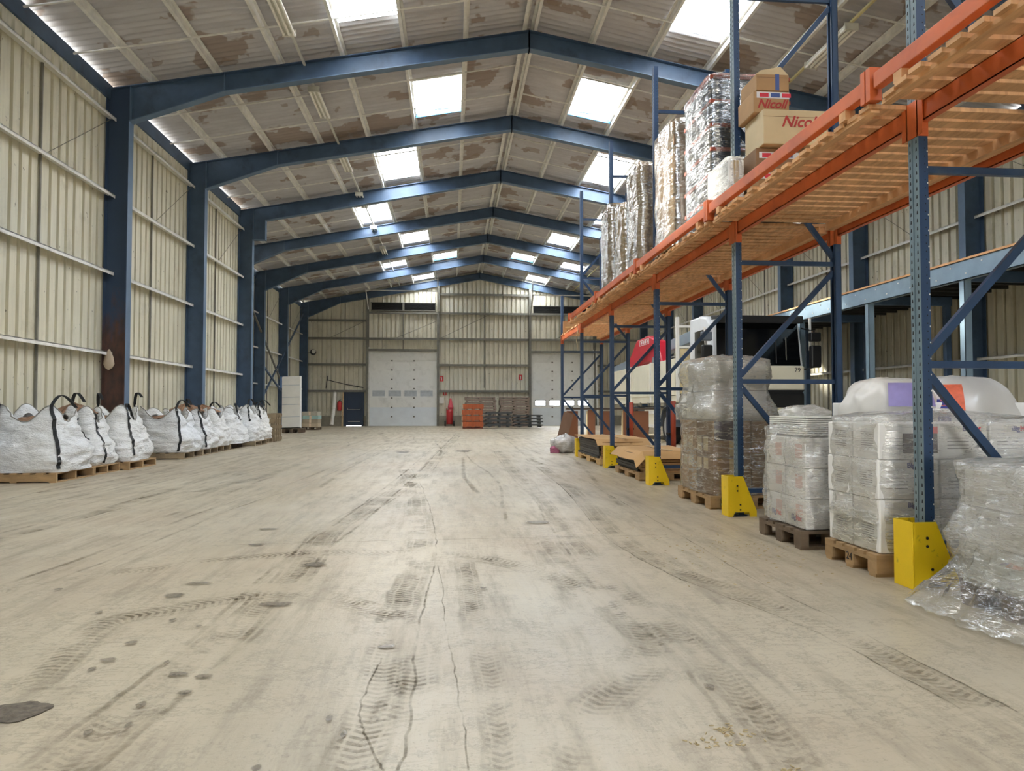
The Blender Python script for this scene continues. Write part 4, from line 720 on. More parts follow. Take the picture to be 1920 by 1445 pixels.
for i, (a, c, d, e, m) in enumerate(PALS): stringer_pallet('wooden pallet under the %s white bulk bag from the camera along the left wall' % WD[i], a, c, d, e, m)
ZP = .144
sack('nearest white bulk bag, full and standing tall by the left wall', -6.98, -5.72, 10.98, 12.05, ZP, .88, 1, [(-.78, .06, 1, .0), (.78, .5, -1, 0), (3.9, .3, -1, 0)])
sack('second white bulk bag from the camera, with a bowed black strap', -6.93, -5.8, 12.16, 13.04, ZP, .84, 2, [(-.35, .04, 1, .12), (.85, .6, -1, 0)], full=1.3)
sack('third white bulk bag from the camera, slumped with a sharp peak', -6.88, -5.68, 13.12, 14.2, ZP, .86, 3, [(-.6, .12, 1, 0), (.9, .7, -1, 0)])
sack('fourth white bulk bag, after the gap, with a strap down its front', -6.95, -5.62, 15.7, 16.85, ZP, .84, 4, [(-.8, .03, 1, -.15), (.78, .75, -1, 0)], lean=-.4)
sack('fifth white bulk bag from the camera, behind the single strapped one', -6.93, -5.66, 16.92, 18.02, ZP, .82, 5, [(-.7, .05, 1, 0)], full=1.6)
sack('sixth white bulk bag from the camera, wrinkled and without front strap', -6.95, -5.7, 18.06, 19.25, ZP, .82, 6, [(.8, .78, 1, 0)], full=1.4)
sack('seventh white bulk bag from the camera, sagging over its dark pallet', -6.95, -5.72, 19.4, 20.75, ZP, .86, 7, [(.3, .74, 1, 0)], hang=.28)
sack('eighth white bulk bag from the camera, long and creased', -6.92, -5.62, 20.85, 22.15, ZP, .90, 8, [(-.78, .6, 1, 0), (.7, .7, -1, 0)], hang=.1)
sack('farthest white bulk bag in the row by the left wall', -6.9, -5.7, 22.25, 23.35, ZP, .88, 9, [(-.78, .65, 1, 0), (.7, .8, 1, 0)], full=.5)
for k in range(4):
    y = 23.5+k*.26
    p = thing('wooden_pallet', 'wooden pallet standing on edge past the farthest bulk bag, '+('nearest', 'second', 'third', 'last')[k]+' of four', 'pallet', (-6.3, y, 0), 0, 'pallets standing on edge')
    for i in range(5): B().box(-6.88, -5.68, y, y+.022, .02+i*.19, .15+i*.19).build('deck_board', m_palg, p)
    for xx in (-6.86, -6.35, -5.83): B().box(xx, xx+.13, y+.022, y+.11, 0, .92).build('runner', m_palg, p)
    for i in range(3): B().box(-6.88, -5.68, y+.11, y+.132, .04+i*.38, .14+i*.38).build('bottom_board', m_palg, p)
# white panels leaning at the left corner
pallet('dark wooden pallet under the tall white panels', -7.3, -6.5, 31.35, 32.3, m_pald, along='y', h=.2)
wp = thing('insulated_panels', 'stack of tall white insulated panels leaning by the left wall, blue top corner', 'panel stack', (-6.95, 31.6, .225), R(-6))
M_ = Matrix.Translation((-6.95, 31.5, .245)) @ Matrix.Rotation(R(-6), 4, 'Z') @ Matrix.Rotation(R(-5), 4, 'X') @ Matrix.Rotation(R(-2), 4, 'Y')
for i, dy in enumerate((0, .11, .22, .33)):
    b = B(); b.T = M_; b.box(-.40+i*-.02, .38-i*.02, dy, dy+.1, 0, 2.22+i*.02); b.build('panel', m_dpan if i else m_white, wp)
for zz in (.45, .98, 1.3, 1.83): b = B(); b.T = M_; b.box(-.39, .37, -.008, 0, zz, zz+.025); b.build('panel_joint', m_dgrey, wp)
b = B(); b.T = M_; b.box(-.5, -.40, -.01, .12, 1.75, 2.24); b.build('end_cover', mat('panel_blue', '4d6a90', .5), wp)
bl = B(); bl.T = M_; bl.box(-.40, .38, -.012, -.002, 2.1, 2.2); bl.build('top_strip', m_white, wp)
pallet('dark pallet under the box stack by the left corner', -7.35, -6.55, 35.6, 36.5, m_pald)
for k in range(4):
    j = random.uniform(-.03, .03); c = [mat('box_tan', 'b7a68c', .8), mat('box_tan2', 'a3957f', .8), mat('box_teal', '9dbcb6', .7), mat('box_grey', 'aba595', .8)][k]
    bxo = thing('carton', ('flat tan carton, lowest in the left corner stack', 'grey-tan carton, second up in the left corner stack', 'pale teal carton, third up in the left corner stack', 'grey carton topmost in the left corner stack')[k], 'box', (-6.95, 36.0, ZP+k*.19), 0, 'cartons stacked in the left corner')
    B().box(-7.33+j, -6.57+j, 35.6, 36.45, ZP+k*.19, ZP+k*.19+.185).build('carton_body', c, bxo, bevel=.01); B().box(-7.0+j, -6.9+j, 35.595, 35.6, ZP+k*.19+.02, ZP+k*.19+.185).build('tape', m_orl, bxo)
hb = thing('paper_bag', 'pale crumpled bag hanging off the lowest rail by the near left column', 'bag', (-6.92, 15.02, 2.25))
b = B(); rows = []
for i, (z, r) in enumerate(((2.28, .01), (2.22, .05), (2.12, .09), (1.98, .11), (1.9, .07), (1.86, .01))):
    rows.append([(-6.92+r*math.cos(2*PI*k/12)*(1+.25*MN.noise(Vector((k, i, 0)))), 14.98+.5*r*math.sin(2*PI*k/12), z) for k in range(12)])
b.grid(rows, True).build('bag_body', mat('bag_paper', 'b5a48e', .8), hb, smooth=True)
# cross bracing on the left wall near the far end
for i, (p, q) in enumerate((((-8.75, 29.2, 6.9), (-8.75, 37.7, 2.2)), ((-8.75, 33.6, 1.5), (-8.75, 42.6, 6.6)), ((-8.72, 33.8, 3.0), (-8.72, 42.8, .2)))):
    tag(B().bar(p, q, .07, .07).build('wall_brace', m_galvd if i == 0 else m_blue, None), ('long diagonal brace falling from the eave on the far left wall', 'diagonal brace rising to the far left corner', 'lower diagonal brace falling to the far left corner')[i], 'brace', 'diagonal braces on the far left wall', 'structure')

# ------------------------------------------------------------------ ceiling batten lights
m_tube = mat('lamp_tube', 'f2f0e8', .3); m_bat = mat('lamp_batten', 'cfcdc2', .5); m_cond = mat('conduit', 'c9c8bf', .5, .1)
def batten(x, y, z, i, side):
    L_ = thing('ceiling_light', '%s fluorescent batten from the near end along the %s roof slope' % (WD[i], side), 'light', (x, y, z), 0, 'batten lights along the %s slope' % side)
    B().box(x-.09, x+.09, y-.76, y+.76, z-.02, z+.05).build('body', m_bat, L_, bevel=.005)
    for dx in (-.1, 0, .1): B().tube([(x+dx, y-.74, z-.05), (x+dx, y+.74, z-.05)], .027, 8).build('tube', m_tube, L_)
    for yy in (-.75, .75): B().box(x-.13, x+.13, y+yy-.015, y+yy+.015, z-.08, z+.05).build('end_cap', m_bat, L_)
    B().bar((x, y-.5, z+.05), (x, y-.5, zr(x)+.02), .015, .015).bar((x, y+.5, z+.05), (x, y+.5, zr(x)+.02), .015, .015).build('hanger', m_cond, L_)
for i, y in enumerate((5.4, 9.2, 13.0, 16.9, 20.9, 24.8, 29.2, 32.8, 39.8)): batten(-3.14, y, 8.30, i, 'left')
tag(B().bar((-3.14, 3.0, 8.37), (-3.14, 42.6, 8.37), .05, .04).build('light_trunking', m_cond), 'long metal trunking carrying lights below the left roof slope', 'trunking')
for i, y in enumerate((5.2, 9.1, 13.05, 17.0, 25.8, 33.0)): batten(7.3, y, 8.12, i, 'right')
tag(B().bar((7.3, 3.0, 8.19), (7.3, 42.6, 8.19), .05, .04).build('light_trunking', mat('conduit_cream', 'cfc48f', .5)), 'long cream trunking carrying lights below the right roof slope', 'trunking')
# ------------------------------------------------------------------ pallet rack
m_rk = mat('rack_blue', '223e60', .45, 0, .12, 4, dirt='4a5a66', dirt_amt=(.6, .85)); m_rkf = mat('rack_face_worn', '6c7f88', .5, .1, .15, 6, (1, 1, .3), dirt='8d9492', dirt_amt=(.45, .7)); m_hole = mat('slot_dark', '15181c', .8)
m_or = mat('beam_orange', 'c8622f', .5, 0, .12, 3, dirt='a0492a', dirt_amt=(.5, .8)); m_deck = mat('deck_timber', 'd3a374', .75, 0, .22, 3, (6, 1, 1), dirt='a87a4a', dirt_amt=(.5, .8), dirt_scale=4); m_yel = mat('guard_yellow', 'e8c414', .45, 0, .06, 4, dirt='8f7a1e', dirt_amt=(.62, .72), dirt_scale=9)
RX0, RX1 = 2.93, 4.0
RY = [1.35, 4.22, 7.1, 10.0, 12.9, 15.95, 18.85]
rk = thing('pallet_rack', 'long blue and orange pallet rack with a timber deck on the right', 'rack', (RX0, RY[1], 0))
for i, y in enumerate(RY):
    for x, s in ((RX0, 1), (RX1, -1)):
        top = 6.05 if i < 6 else (4.1 if s > 0 else 5.7)
        b = B()
        # omega post: perforated face towards the aisle, sides and returns
        b.box(min(x-.03*s, x-.027*s), max(x-.03*s, x-.027*s), y-.048, y-.012, 0, top).box(min(x-.03*s, x-.027*s), max(x-.03*s, x-.027*s), y+.012, y+.048, 0, top)
        b.box(min(x-.026*s, x-.018*s), max(x-.026*s, x-.018*s), y-.013, y+.013, 0, top)
        f = b.build('post_face', m_rkf if i < 3 else m_rk, rk)
        b = B().box(x-.027, x+.035, y-.048, y-.045, 0, top).box(x-.027, x+.035, y+.045, y+.048, 0, top).box(min(x+.032*s, x+.035*s), max(x+.032*s, x+.035*s), y-.048, y-.02, 0, top).box(min(x+.032*s, x+.035*s), max(x+.032*s, x+.035*s), y+.02, y+.048, 0, top)
        b.build('post', m_rk, rk, bevel=.002)
        B().box(x-.06, x+.06, y-.07, y+.07, 0, .008).build('foot_plate', m_rk, rk)
        if i in (1, 2, 3) and s > 0:
            b = B()
            for k in range(int(top/.05)-2):
                z = .06+k*.05
                for dy in (-.03, .03): b.add([(x-.0305, y+dy-.007, z), (x-.0305, y+dy+.007, z), (x-.0305, y+dy+.004, z+.022), (x-.0305, y+dy-.004, z+.022)], [(0, 1, 2, 3)])
                b.add([(x+.01, y-.0485, z+.01), (x+.016, y-.0485, z+.01), (x+.016, y-.0485, z+.018), (x+.01, y-.0485, z+.018)], [(0, 1, 2, 3)])
            b.build('slot_holes', m_hole, rk, kind='stuff')
            b = B()
            for k in range(int(top/.1)-1):
                z = .1+k*.1; b.add([(x+.026, y-.0486, z), (x+.033, y-.0486, z), (x+.033, y-.0486, z+.009), (x+.026, y-.0486, z+.009)], [(0, 1, 2, 3)])
            b.build('stud_dots', m_galv, rk, kind='stuff')
    # lacing: horizontals and zigzag
    tr_ = 6.05 if i < 6 else 5.6
    for z in (.25, 1.37, 2.60, 4.05, 5.4):
        if z < tr_ and not (i == 6 and z > 4): B().bar((RX0+.03, y, z), (RX1-.03, y, z), .035, .045).build('brace', m_rk, rk)
    for z0, z1 in ((1.32, .12), (1.43, 2.52), (4.0, 2.67), (4.12, 5.33)):
        if not (i == 6 and z0 > 3): B().bar((RX0+.03, y, z0), (RX1-.03, y, z1), .035, .05).build('brace', m_rk, rk)
for i, (ya, yc) in enumerate(zip(RY, RY[1:])):
    for x, s in ((RX0, 1), (RX1, -1)):
        # open section beam: web with two flanges, plus connectors hooked to the posts
        b = B().box(x-.022, x-.018, ya+.05, yc-.05, 2.885, 3.01).box(x-.022, x+.03, ya+.05, yc-.05, 2.885, 2.892).box(x-.022, x+.012, ya+.05, yc-.05, 3.003, 3.01).box(x+.0, x+.004, ya+.05, yc-.05, 2.94, 2.98)
        b.build('beam', m_or, rk)
        for y in (ya+.05, yc-.05):
            B().box(x-.036, x-.031, y-.05, y+.05, 2.80, 3.03).box(x-.036, x+.035, y-.005, y+.005, 2.80, 3.03).build('beam_connector', m_or, rk)
    n = round((yc-ya-.1)/.157)
    for k in range(n):
        w = (yc-ya-.1)/n; y = ya+.05+k*w; j = random.uniform(-.03, .03)
        B().box((2.63 if i < 5 else 2.9)+j, 4.1+j*.5, y+.0, y+w-.042, 3.008, 3.036).build('deck_board', m_deck, rk)
    B().box(3.86, 3.95, ya+.06, yc-.06, 2.94, 3.012).build('deck_runner', m_deck, rk); B().box(2.66 if i < 5 else 2.95, 2.72 if i < 5 else 3.0, ya+.06, yc-.06, 2.985, 3.012).build('deck_runner', m_deck, rk)
    if i < 5:
        tb = thing('kerb_beam', 'orange beam laid along the rack deck edge, '+WD[i]+' bay from the near end', 'beam', (2.66, (ya+yc)/2, 3.036), 0, 'orange kerb beams on the rack deck')
        B().box(2.63, 2.69, ya+.1, yc-.02, 3.10, 3.20).build('box_beam', m_or, tb, bevel=.006)
        for y in (ya+.06, yc+.0): B().box(2.62, 2.70, y, y+.045, 3.04, 3.25).build('end_plate', m_or, tb)
        for y in (ya+.3, yc-.3): B().box(2.63, 2.70, y, y+.08, 3.036, 3.10).build('packer', m_deck, tb)
for i, y in enumerate(RY[1:6]):
    g = thing('post_guard', 'yellow post guard at the foot of the %s rack upright from the camera' % WD[i], 'guard', (2.86, y-.03, 0), 0, 'yellow post guards')
    B().box(2.775, 2.785, y-.11, y+.075, 0, .405).build('front_plate', m_yel, g, bevel=.003)
    for yy in (y-.11, y+.067):
        B().prism([(2.785, 0), (2.82, 0), (2.845, .045), (2.99, .045), (3.0, 0), (3.07, 0), (3.07, .06), (2.93, .405), (2.785, .405)], 'y', yy, yy+.008).build('side_plate', m_yel, g)
    b = B()
    for xx, zz in ((2.87, .31), (2.87, .26), (2.9, .12), (2.9, .07)): b.lathe([(.009, -.003), (.009, .001)], (xx, y-.112, zz), 'y', 8)
    b.build('bolt', m_hole, g)
for y, k in ((12.75, 'fourth'), (15.8, 'fifth')):
    pr = thing('column_protector', 'orange-red half-round protector on the %s rear rack upright' % k, 'guard', (RX1, y-.06, .35), 0, 'orange upright protectors')
    B().tube([(RX1+.02, y-.05, .35), (RX1+.02, y-.05, 1.22)], .048, 12).build('shell', mat('protector_red', 'a8432b', .5), pr, smooth=True)
    B().box(RX1-.05, RX1+.09, y-.02, y+.16, .6, .64).build('strap', m_rub, pr)

# ------------------------------------------------------------------ mezzanine by the right wall
mz = thing('mezzanine', 'blue steel mezzanine with grating floor along the right wall', 'mezzanine', (9.5, 10, 0))
m_mz = mat('mezz_blue', '7d93a3', .45, 0, .1, 3); m_grt = mat('grating_dark', '3a3a38', .6, .3)
B().box(9.44, 9.45, 4, 23.5, 3.47, 3.83).box(9.44, 9.56, 4, 23.5, 3.47, 3.485).box(9.44, 9.56, 4, 23.5, 3.815, 3.83).build('edge_beam', m_mz, mz)
B().box(9.42, 9.5, 4, 23.5, 3.83, 3.87).build('edge_board', m_deck, mz)
for y in (5.5, 8.9, 12.45, 15.5, 18.7, 22):
    B().box(9.46, 9.6, y-.07, y-.06, 0, 3.47).box(9.46, 9.6, y+.06, y+.07, 0, 3.47).box(9.46, 9.47, y-.07, y+.07, 0, 3.47).box(9.4, 9.66, y-.1, y+.1, 0, .015).build('post', m_mz, mz)
    B().bar((11.4, y, 0), (11.4, y, 3.47), .12, .12).build('rear_post', m_blue, mz); B().bar((9.5, y, 3.55), (11.5, y, 3.55), .1, .2).build('cross_beam', m_blue, mz)
for k in range(40): B().bar((9.5, 4.2+k*.48, 3.72), (11.9, 4.2+k*.48, 3.72), .06, .14).build('joist', m_grt, mz)
B().box(9.5, 11.9, 4, 23.5, 3.79, 3.81).build('deck_plate', m_grt, mz)
b = B()
for k in range(48): b.lathe([(.016, -.012), (.016, .0)], (9.44, 4.3+k*.4, 3.74 if k % 2 else 3.58), 'x', 6)
b.build('bolt_heads', m_galv, mz, kind='stuff')
B().box(9.437, 9.44, 13.4, 13.44, 3.5, 3.81).build('green_mark', mat('mark_green', '8fd6a8', .5), mz)

# ------------------------------------------------------------------ truck
m_cab = mat('cab_white', 'd8dde2', .3, 0, .04); m_crm = mat('truck_cream', 'ddd8c4', .4, 0, .05, 2); m_win = mat('windscreen_dark', '0c0e10', .08, 0, 0); m_tblk = mat('truck_black', '121315', .45); m_tg = mat('truck_grey', '5e6670', .5)
tk = thing('truck', 'cream flatbed truck with dark windscreen and red loading crane', 'truck', (7.95, 22, 0))
CX0, CX1 = 6.75, 9.22
b = B(); b.prism([(18.05, 1.35), (18.0, 2.25), (18.22, 3.34), (18.45, 3.52), (18.9, 3.6), (19.75, 3.6), (19.85, 1.0), (18.3, 1.0)], 'x', CX0, CX1); b.build('cab', m_cab, tk, bevel=.06)
b = B().box(CX0-.0, CX1+.0, 17.93, 18.12, 1.55, 2.2); b.build('front_panel', m_crm, tk, bevel=.05)
text('79', .17, m_tblk, tk, face_m((9.02, 17.925, 2.08), '-y'), depth=.003)
B().prism([(17.97, 2.2), (18.16, 3.36), (18.24, 3.36), (18.06, 2.2)], 'x', CX0+.12, CX1-.08).build('windscreen', m_win, tk, bevel=.02)
B().prism([(17.85, 3.30), (17.85, 3.5), (18.4, 3.56), (18.3, 3.34)], 'x', CX0+.1, CX1-.06).build('sun_visor', m_tblk, tk, bevel=.03)
B().box(CX0+.02, CX1-.02, 17.9, 18.2, .42, 1.5).build('bumper', m_tblk, tk, bevel=.06); B().prism([(CX0+.2, 1.35), (CX1-.2, 1.35), (CX1-.02, 1.56), (CX0+.02, 1.56)], 'y', 17.92, 18.05).build('grille', m_tblk, tk)
B().box(CX0+.02, CX0+.10, 17.96, 18.1, 2.2, 3.4).build('pillar', m_cab, tk)
for x0 in (CX0+.75, CX0+1.7): B().bar((x0, 17.93, 2.26), (x0+.05, 18.06, 2.85), .02, .015).build('wiper', m_tblk, tk)
B().bar((8.75, 18.0, 2.35), (8.75, 18.02, 2.95), .025, .02).build('wiper', m_galvd, tk)
for x in (CX0+.1, CX1-.5): B().box(x, x+.4, 17.88, 17.95, .72, .92).build('headlamp', m_glass, tk, bevel=.02)
plt = B().box(8.32, 8.92, 17.87, 17.9, .94, 1.1).build('number_plate', mat('plate_cream', 'd8d2b0', .4), tk)
text('EC-335-GZ', .125, m_tblk, tk, face_m((8.62, 17.868, 1.02), '-y'), depth=.002)
B().box(8.32, 8.37, 17.866, 17.87, .94, 1.1).box(8.87, 8.92, 17.866, 17.87, .94, 1.1).build('plate_band', mat('plate_blue', '3a5aa8', .4), tk)
B().box(CX0-.012, CX0+.01, 18.4, 19.3, 2.35, 3.2).build('side_window', m_win, tk); B().box(CX0-.014, CX0, 18.35, 19.45, 1.25, 2.3).build('door', m_cab, tk, bevel=.01); B().box(CX0-.03, CX0-.01, 19.2, 19.4, 1.9, 1.95).build('door_handle', m_tblk, tk)
B().bar((CX0-.01, 18.25, 2.2), (CX0-.01, 18.45, 3.25), .05, .10).build('pillar_strip', m_white, tk)
for s, x in ((-1, CX0), (1, CX1)):
    xm = x+s*.22
    B().tube([(x, 18.1, 3.2), (xm, 17.85, 3.1), (xm, 17.85, 2.15), (x, 18.05, 2.1)], .022, 6).build('mirror_arm', m_tblk, tk)
    B().box(xm-.15, xm+.13, 17.72, 17.88, 2.82, 3.06).build('mirror', m_tg if s < 0 else m_tblk, tk, bevel=.03); B().box(xm-.13, xm+.15, 17.74, 17.9, 2.14, 2.72).build('mirror', m_tblk, tk, bevel=.04)
B().bar((9.38, 17.95, 2.6), (9.38, 17.95, 3.45), .05, .05).build('mirror_pole', m_galv, tk)
b = B().bar((6.48, 20.03, 1.3), (6.48, 20.03, 3.72), .09, .09).bar((8.95, 20.03, 1.3), (8.95, 20.03, 3.72), .09, .09).bar((6.48, 20.03, 3.45), (8.95, 20.03, 3.45), .07, .07).bar((6.48, 20.03, 2.85), (8.95, 20.03, 2.85), .06, .06)
b.build('headboard_frame', m_white, tk); B().box(6.55, 8.9, 20.01, 20.05, 1.5, 2.8).build('headboard', mat('headboard_buff', 'c9b78c', .6), tk)
B().box(7.3, 7.5, 19.9, 28.2, .85, 1.15).box(8.4, 8.6, 19.9, 28.2, .85, 1.15).build('chassis', m_tblk, tk); B().box(6.45, 8.98, 20.1, 28.1, 1.25, 1.45).build('bed_floor', m_crm, tk)
for xx in (6.42, 8.96):
    for a, c in ((20.15, 22.6), (22.68, 25.2), (25.28, 28.0)):
        sb = B().box(xx, xx+.045, a, c, 1.46, 2.53).build('side_board', m_crm, tk, bevel=.01); B().box(xx-.01, xx, a+.3, a+.36, 1.46, 2.5).box(xx-.01, xx, c-.36, c-.3, 1.46, 2.5).build('stake_strip', m_crm, sb)
    for yy in (22.64, 25.24): B().box(xx-.02, xx+.06, yy-.04, yy+.04, 1.25, 2.56).build('bed_post', m_galv, tk)
B().box(6.45, 8.98, 28.0, 28.05, 1.46, 2.5).build('tailboard', m_crm, tk)
for yy in (21.2, 22.0, 23, 24, 25, 26, 27): B().box(6.44, 6.5, yy, yy+.06, 1.14, 1.28).build('bed_bracket', m_galvd, tk)
m_rim = mat('rim_grey', '9da0a2', .4, .5)
def wheel(x, y, s):
    r = .52; ty = [(r*.6, -.16), (r*.93, -.17), (r, -.11), (r, .11), (r*.93, .17), (r*.6, .16)]
    w = B().lathe([(q, h*1) for q, h in ty], (x, y, r), 'x', 28).build('tyre', m_rub, tk, smooth=False, bevel=.01)
    B().lathe([(r*.6, .12), (r*.52, -.10), (r*.3, -.02), (r*.28, .1), (r*.12, .12)] if s > 0 else [(r*.6, -.17), (r*.55, -.06), (r*.32, -.03), (r*.28, -.14), (r*.1, -.15)], (x, y, r), 'x', 24).build('rim', m_rim, w)
    b = B()
    for k in range(10):
        a = 2*PI*k/10; b.lathe([(.022, -.075), (.022, -.02)], (x, y+.2*math.cos(a), r+.2*math.sin(a)), 'x', 6)
    b.build('wheel_nuts', m_galvd, w)
    pts = [(x+dx, y+.62*math.cos(a), r+.62*math.sin(a)) for dx in (0,) for a in [PI*k/10 for k in range(11)]]
    B().grid([[Vector(p)+Vector((-.2, 0, 0)) for p in pts], [Vector(p)+Vector((.2, 0, 0)) for p in pts]]).build('mudguard', m_tg, tk, solid=.02)
for y in (19.05, 21.3, 24.95, 26.4):
    wheel(6.72, y, -1); wheel(8.72, y, 1)
B().box(6.55, 7.2, 22.2, 23.9, .5, 1.1).build('tool_box', m_crm, tk, bevel=.04); B().box(6.5, 6.56, 22.4, 23.6, .9, 1.0).box(6.5, 6.56, 22.4, 23.6, .45, .55).build('side_guard', m_galv, tk)
m_crn = mat('crane_red', 'c21f33', .4, 0, .06)
B().box(7.0, 8.2, 24.1, 24.6, 1.46, 1.9).lathe([(.32, 1.9), (.28, 2.5)], (7.3, 24.4, 0), 'z', 16).build('crane_base', m_tblk, tk)
B().prism([(28.4, 2.55), (28.5, 2.8), (26.95, 3.68), (25.4, 3.72), (24.2, 3.42), (23.5, 2.4), (24.3, 2.3), (25.1, 2.75), (26.1, 2.75), (27.2, 2.5)], 'x', 7.1, 7.45).build('crane_arm', m_crn, tk, bevel=.04)
B().box(7.09, 7.1, 25.2, 26.5, 3.42, 3.44).box(7.09, 7.1, 25.2, 26.5, 3.60, 3.62).box(7.09, 7.1, 25.2, 25.23, 3.42, 3.62).box(7.09, 7.1, 26.47, 26.5, 3.42, 3.62).build('emblem_frame', m_white, tk)
for k in range(4): B().box(7.09, 7.1, 25.35+k*.27, 25.35+k*.27+.16, 3.47, 3.58).build('emblem_mark', m_white, tk)
B().lathe([(.16, -.03), (.16, .02)], (7.08, 24.55, 2.72), 'x', 16).build('pivot_pin', m_rim, tk)
B().bar((7.6, 33.2, 2.75), (7.6, 21.2, 3.35), .35, .38).build('crane_boom', mat('boom_grey', '7d8b97', .45), tk, bevel=.03)
for k, dx in enumerate((-.03, .03, .09)): B().tube([(7.1+dx, 24.3, 3.3), (7.0+dx, 25.5, 3.0+k*.05), (7.05+dx, 27, 2.7)], .022, 6).build('hose', m_tblk, tk)

# ------------------------------------------------------------------ wrapped loads
def k_film(name, base, crease, tint=(1, 1, 1), rough=.2, sc=(1, 1, 1), col=(.90, .90, .88), gl=.3, fres=.10, bs=.8):
    k = NT(name)
    def streak(rx, ry, sz, scale, w, seed):
        v = k.coord((1, 1, 1)); mp = k.n('Mapping'); mp.inputs['Rotation'].default_value = (rx, ry, seed); mp.inputs['Scale'].default_value = (sc[0], sc[1], sz*sc[2]); k.l(v, mp.inputs[0])
        n = k.noise(mp.outputs[0], scale, 4, .55); return n, k.ramp(n, [(.5-w, 0.0), (.5, 1.0), (.5+w, 0.0)])
    n1, s1 = streak(.35, .3, 4.5, 2.6, .022, 1.0); n2, s2 = streak(-.5, -.35, 6.0, 3.5, .02, 2.0); n3, s3 = streak(1.3, .2, 3.0, 7.0, .03, 3.0)
    v0 = k.coord((1, 1, 1)); msk = k.ramp(k.noise(v0, 2.2, 3, .5), [(.35, .25), (.65, 1.0)])
    a = k.n('Math', operation='MAXIMUM'); k.l(s1, a.inputs[0]); k.l(s2, a.inputs[1]); a2 = k.n('Math', operation='MULTIPLY_ADD', i_1=.18); k.l(s3, a2.inputs[0]); k.l(a.outputs[0], a2.inputs[2])
    am = k.n('Math', operation='MULTIPLY'); k.l(a2.outputs[0], am.inputs[0]); k.l(msk, am.inputs[1])
    f = k.n('Math', operation='MULTIPLY_ADD', i_1=crease, i_2=base); k.l(am.outputs[0], f.inputs[0]); f.use_clamp = True
    t = k.n('BsdfTransparent'); t.inputs[0].default_value = (*tint, 1); g = k.n('BsdfGlossy'); g.inputs['Roughness'].default_value = rough; g.inputs[0].default_value = (1, 1, .97, 1)
    d = k.n('BsdfDiffuse'); d.inputs[0].default_value = (*col, 1); tl = k.n('BsdfTranslucent'); tl.inputs[0].default_value = (*col, 1)
    h = k.n('Math', operation='ADD'); k.l(n1, h.inputs[0]); k.l(n2, h.inputs[1]); h3 = k.n('Math', operation='MULTIPLY_ADD', i_1=.4); k.l(n3, h3.inputs[0]); k.l(h.outputs[0], h3.inputs[2])
    bp = k.n('Bump'); bp.inputs['Strength'].default_value = bs; bp.inputs['Distance'].default_value = .03; k.l(h3.outputs[0], bp.inputs['Height']); k.l(bp.outputs[0], g.inputs['Normal'])
    m0 = k.n('MixShader', i_0=.12); k.l(d.outputs[0], m0.inputs[1]); k.l(tl.outputs[0], m0.inputs[2])
    m1 = k.n('MixShader', i_0=gl); k.l(m0.outputs[0], m1.inputs[1]); k.l(g.outputs[0], m1.inputs[2])
    m2 = k.n('MixShader'); k.l(f.outputs[0], m2.inputs[0]); k.l(t.outputs[0], m2.inputs[1]); k.l(m1.outputs[0], m2.inputs[2])
    lw = k.n('LayerWeight', i_0=fres); k.l(bp.outputs[0], lw.inputs['Normal']); m3 = k.n('MixShader'); k.l(lw.outputs['Fresnel'], m3.inputs[0]); k.l(m2.outputs[0], m3.inputs[1]); k.l(g.outputs[0], m3.inputs[2])
    k.l(m3.outputs[0], k.o.inputs[0]); return k.m
m_film = k_film('stretch_film', .12, .9, (.97, .97, .95), .2, col=(.95, .93, .82), gl=.6); m_filmw = k_film('stretch_film_milky', .30, .36, (.98, .98, .97), .22, gl=.35); m_hood = k_film('hood_film', .40, .2, (.98, .98, .97), .25, gl=.25); m_skirt = k_film('loose_film', .14, .45, (.97, .98, .96), .16, gl=.4)
m_filmg = k_film('stretch_film_glare', .30, .55, (.97, .95, .86), .15, col=(.95, .90, .72), gl=.85, bs=.45)
def wrap(parent, x0, x1, y0, y1, z0, z1, m, seed, amp=.02, dome=.0, sh=None, name='film', e=9, top=True, rows_=18, pinch=0):
    cx, cy = (x0+x1)/2, (y0+y1)/2; ax, ay = (x1-x0)/2, (y1-y0)/2; n = 80; rows = []
    def ring(t, q=1.0, z=None):
        o = []
        for k in range(n):
            a = 2*PI*(k+.5)/n; ca, sa = math.cos(a), math.sin(a); r = (abs(ca)**e+abs(sa)**e)**(-1/e)
            zz = z0+(z1-z0)*t if z is None else z
            d = amp*(fbm((ca*2.2+seed*3, sa*2.2, zz*4))+.6*fbm((ca*6+seed, sa*6, zz*9+ca*3)))
            s = sh(t) if sh else 1
            o.append(Vector((cx+(ax*r*ca*s+d*ca)*q, cy+(ay*r*sa*s+d*sa)*q, zz+(amp*.7*fbm((ca*2, sa*2, seed+q*2)) if z is not None else 0))))
        return o
    for i in range(rows_+1): rows.append(ring(i/rows_))
    if top:
        for q in (.985, .9, .72, .5, .25, .02): rows.append(ring(1, q, z1+dome*(1-q**2)+.004))
    return B().grid(rows, True).build(name, m, parent, smooth=True, fixn=True)
m_card = mat('cardboard', 'a8845c', .8, 0, .12, 3, dirt='8a6a48', dirt_amt=(.55, .85)); m_cardd = mat('cardboard_dark', '86684c', .8, 0, .15, 3); m_cardp = mat('cardboard_pale', 'c9b48e', .75, 0, .08, 3); m_wbox = mat('white_carton', 'ececea', .5, 0, .06, 3); m_tape = mat('parcel_tape', 'b59a6c', .25)
m_bmb = mat('print_blue', '2b2f7d', .5); m_bmr = mat('print_red', 'c8283a', .5); m_prp = mat('print_purple', '938abf', .5, 0, .15, 6); m_orp = mat('print_orange', 'dd6a48', .5, 0, .25, 14); m_ink = mat('print_grey', '6c6c70', .6); m_drk = mat('print_dark', '3c3440', .6, 0, .35, 18)
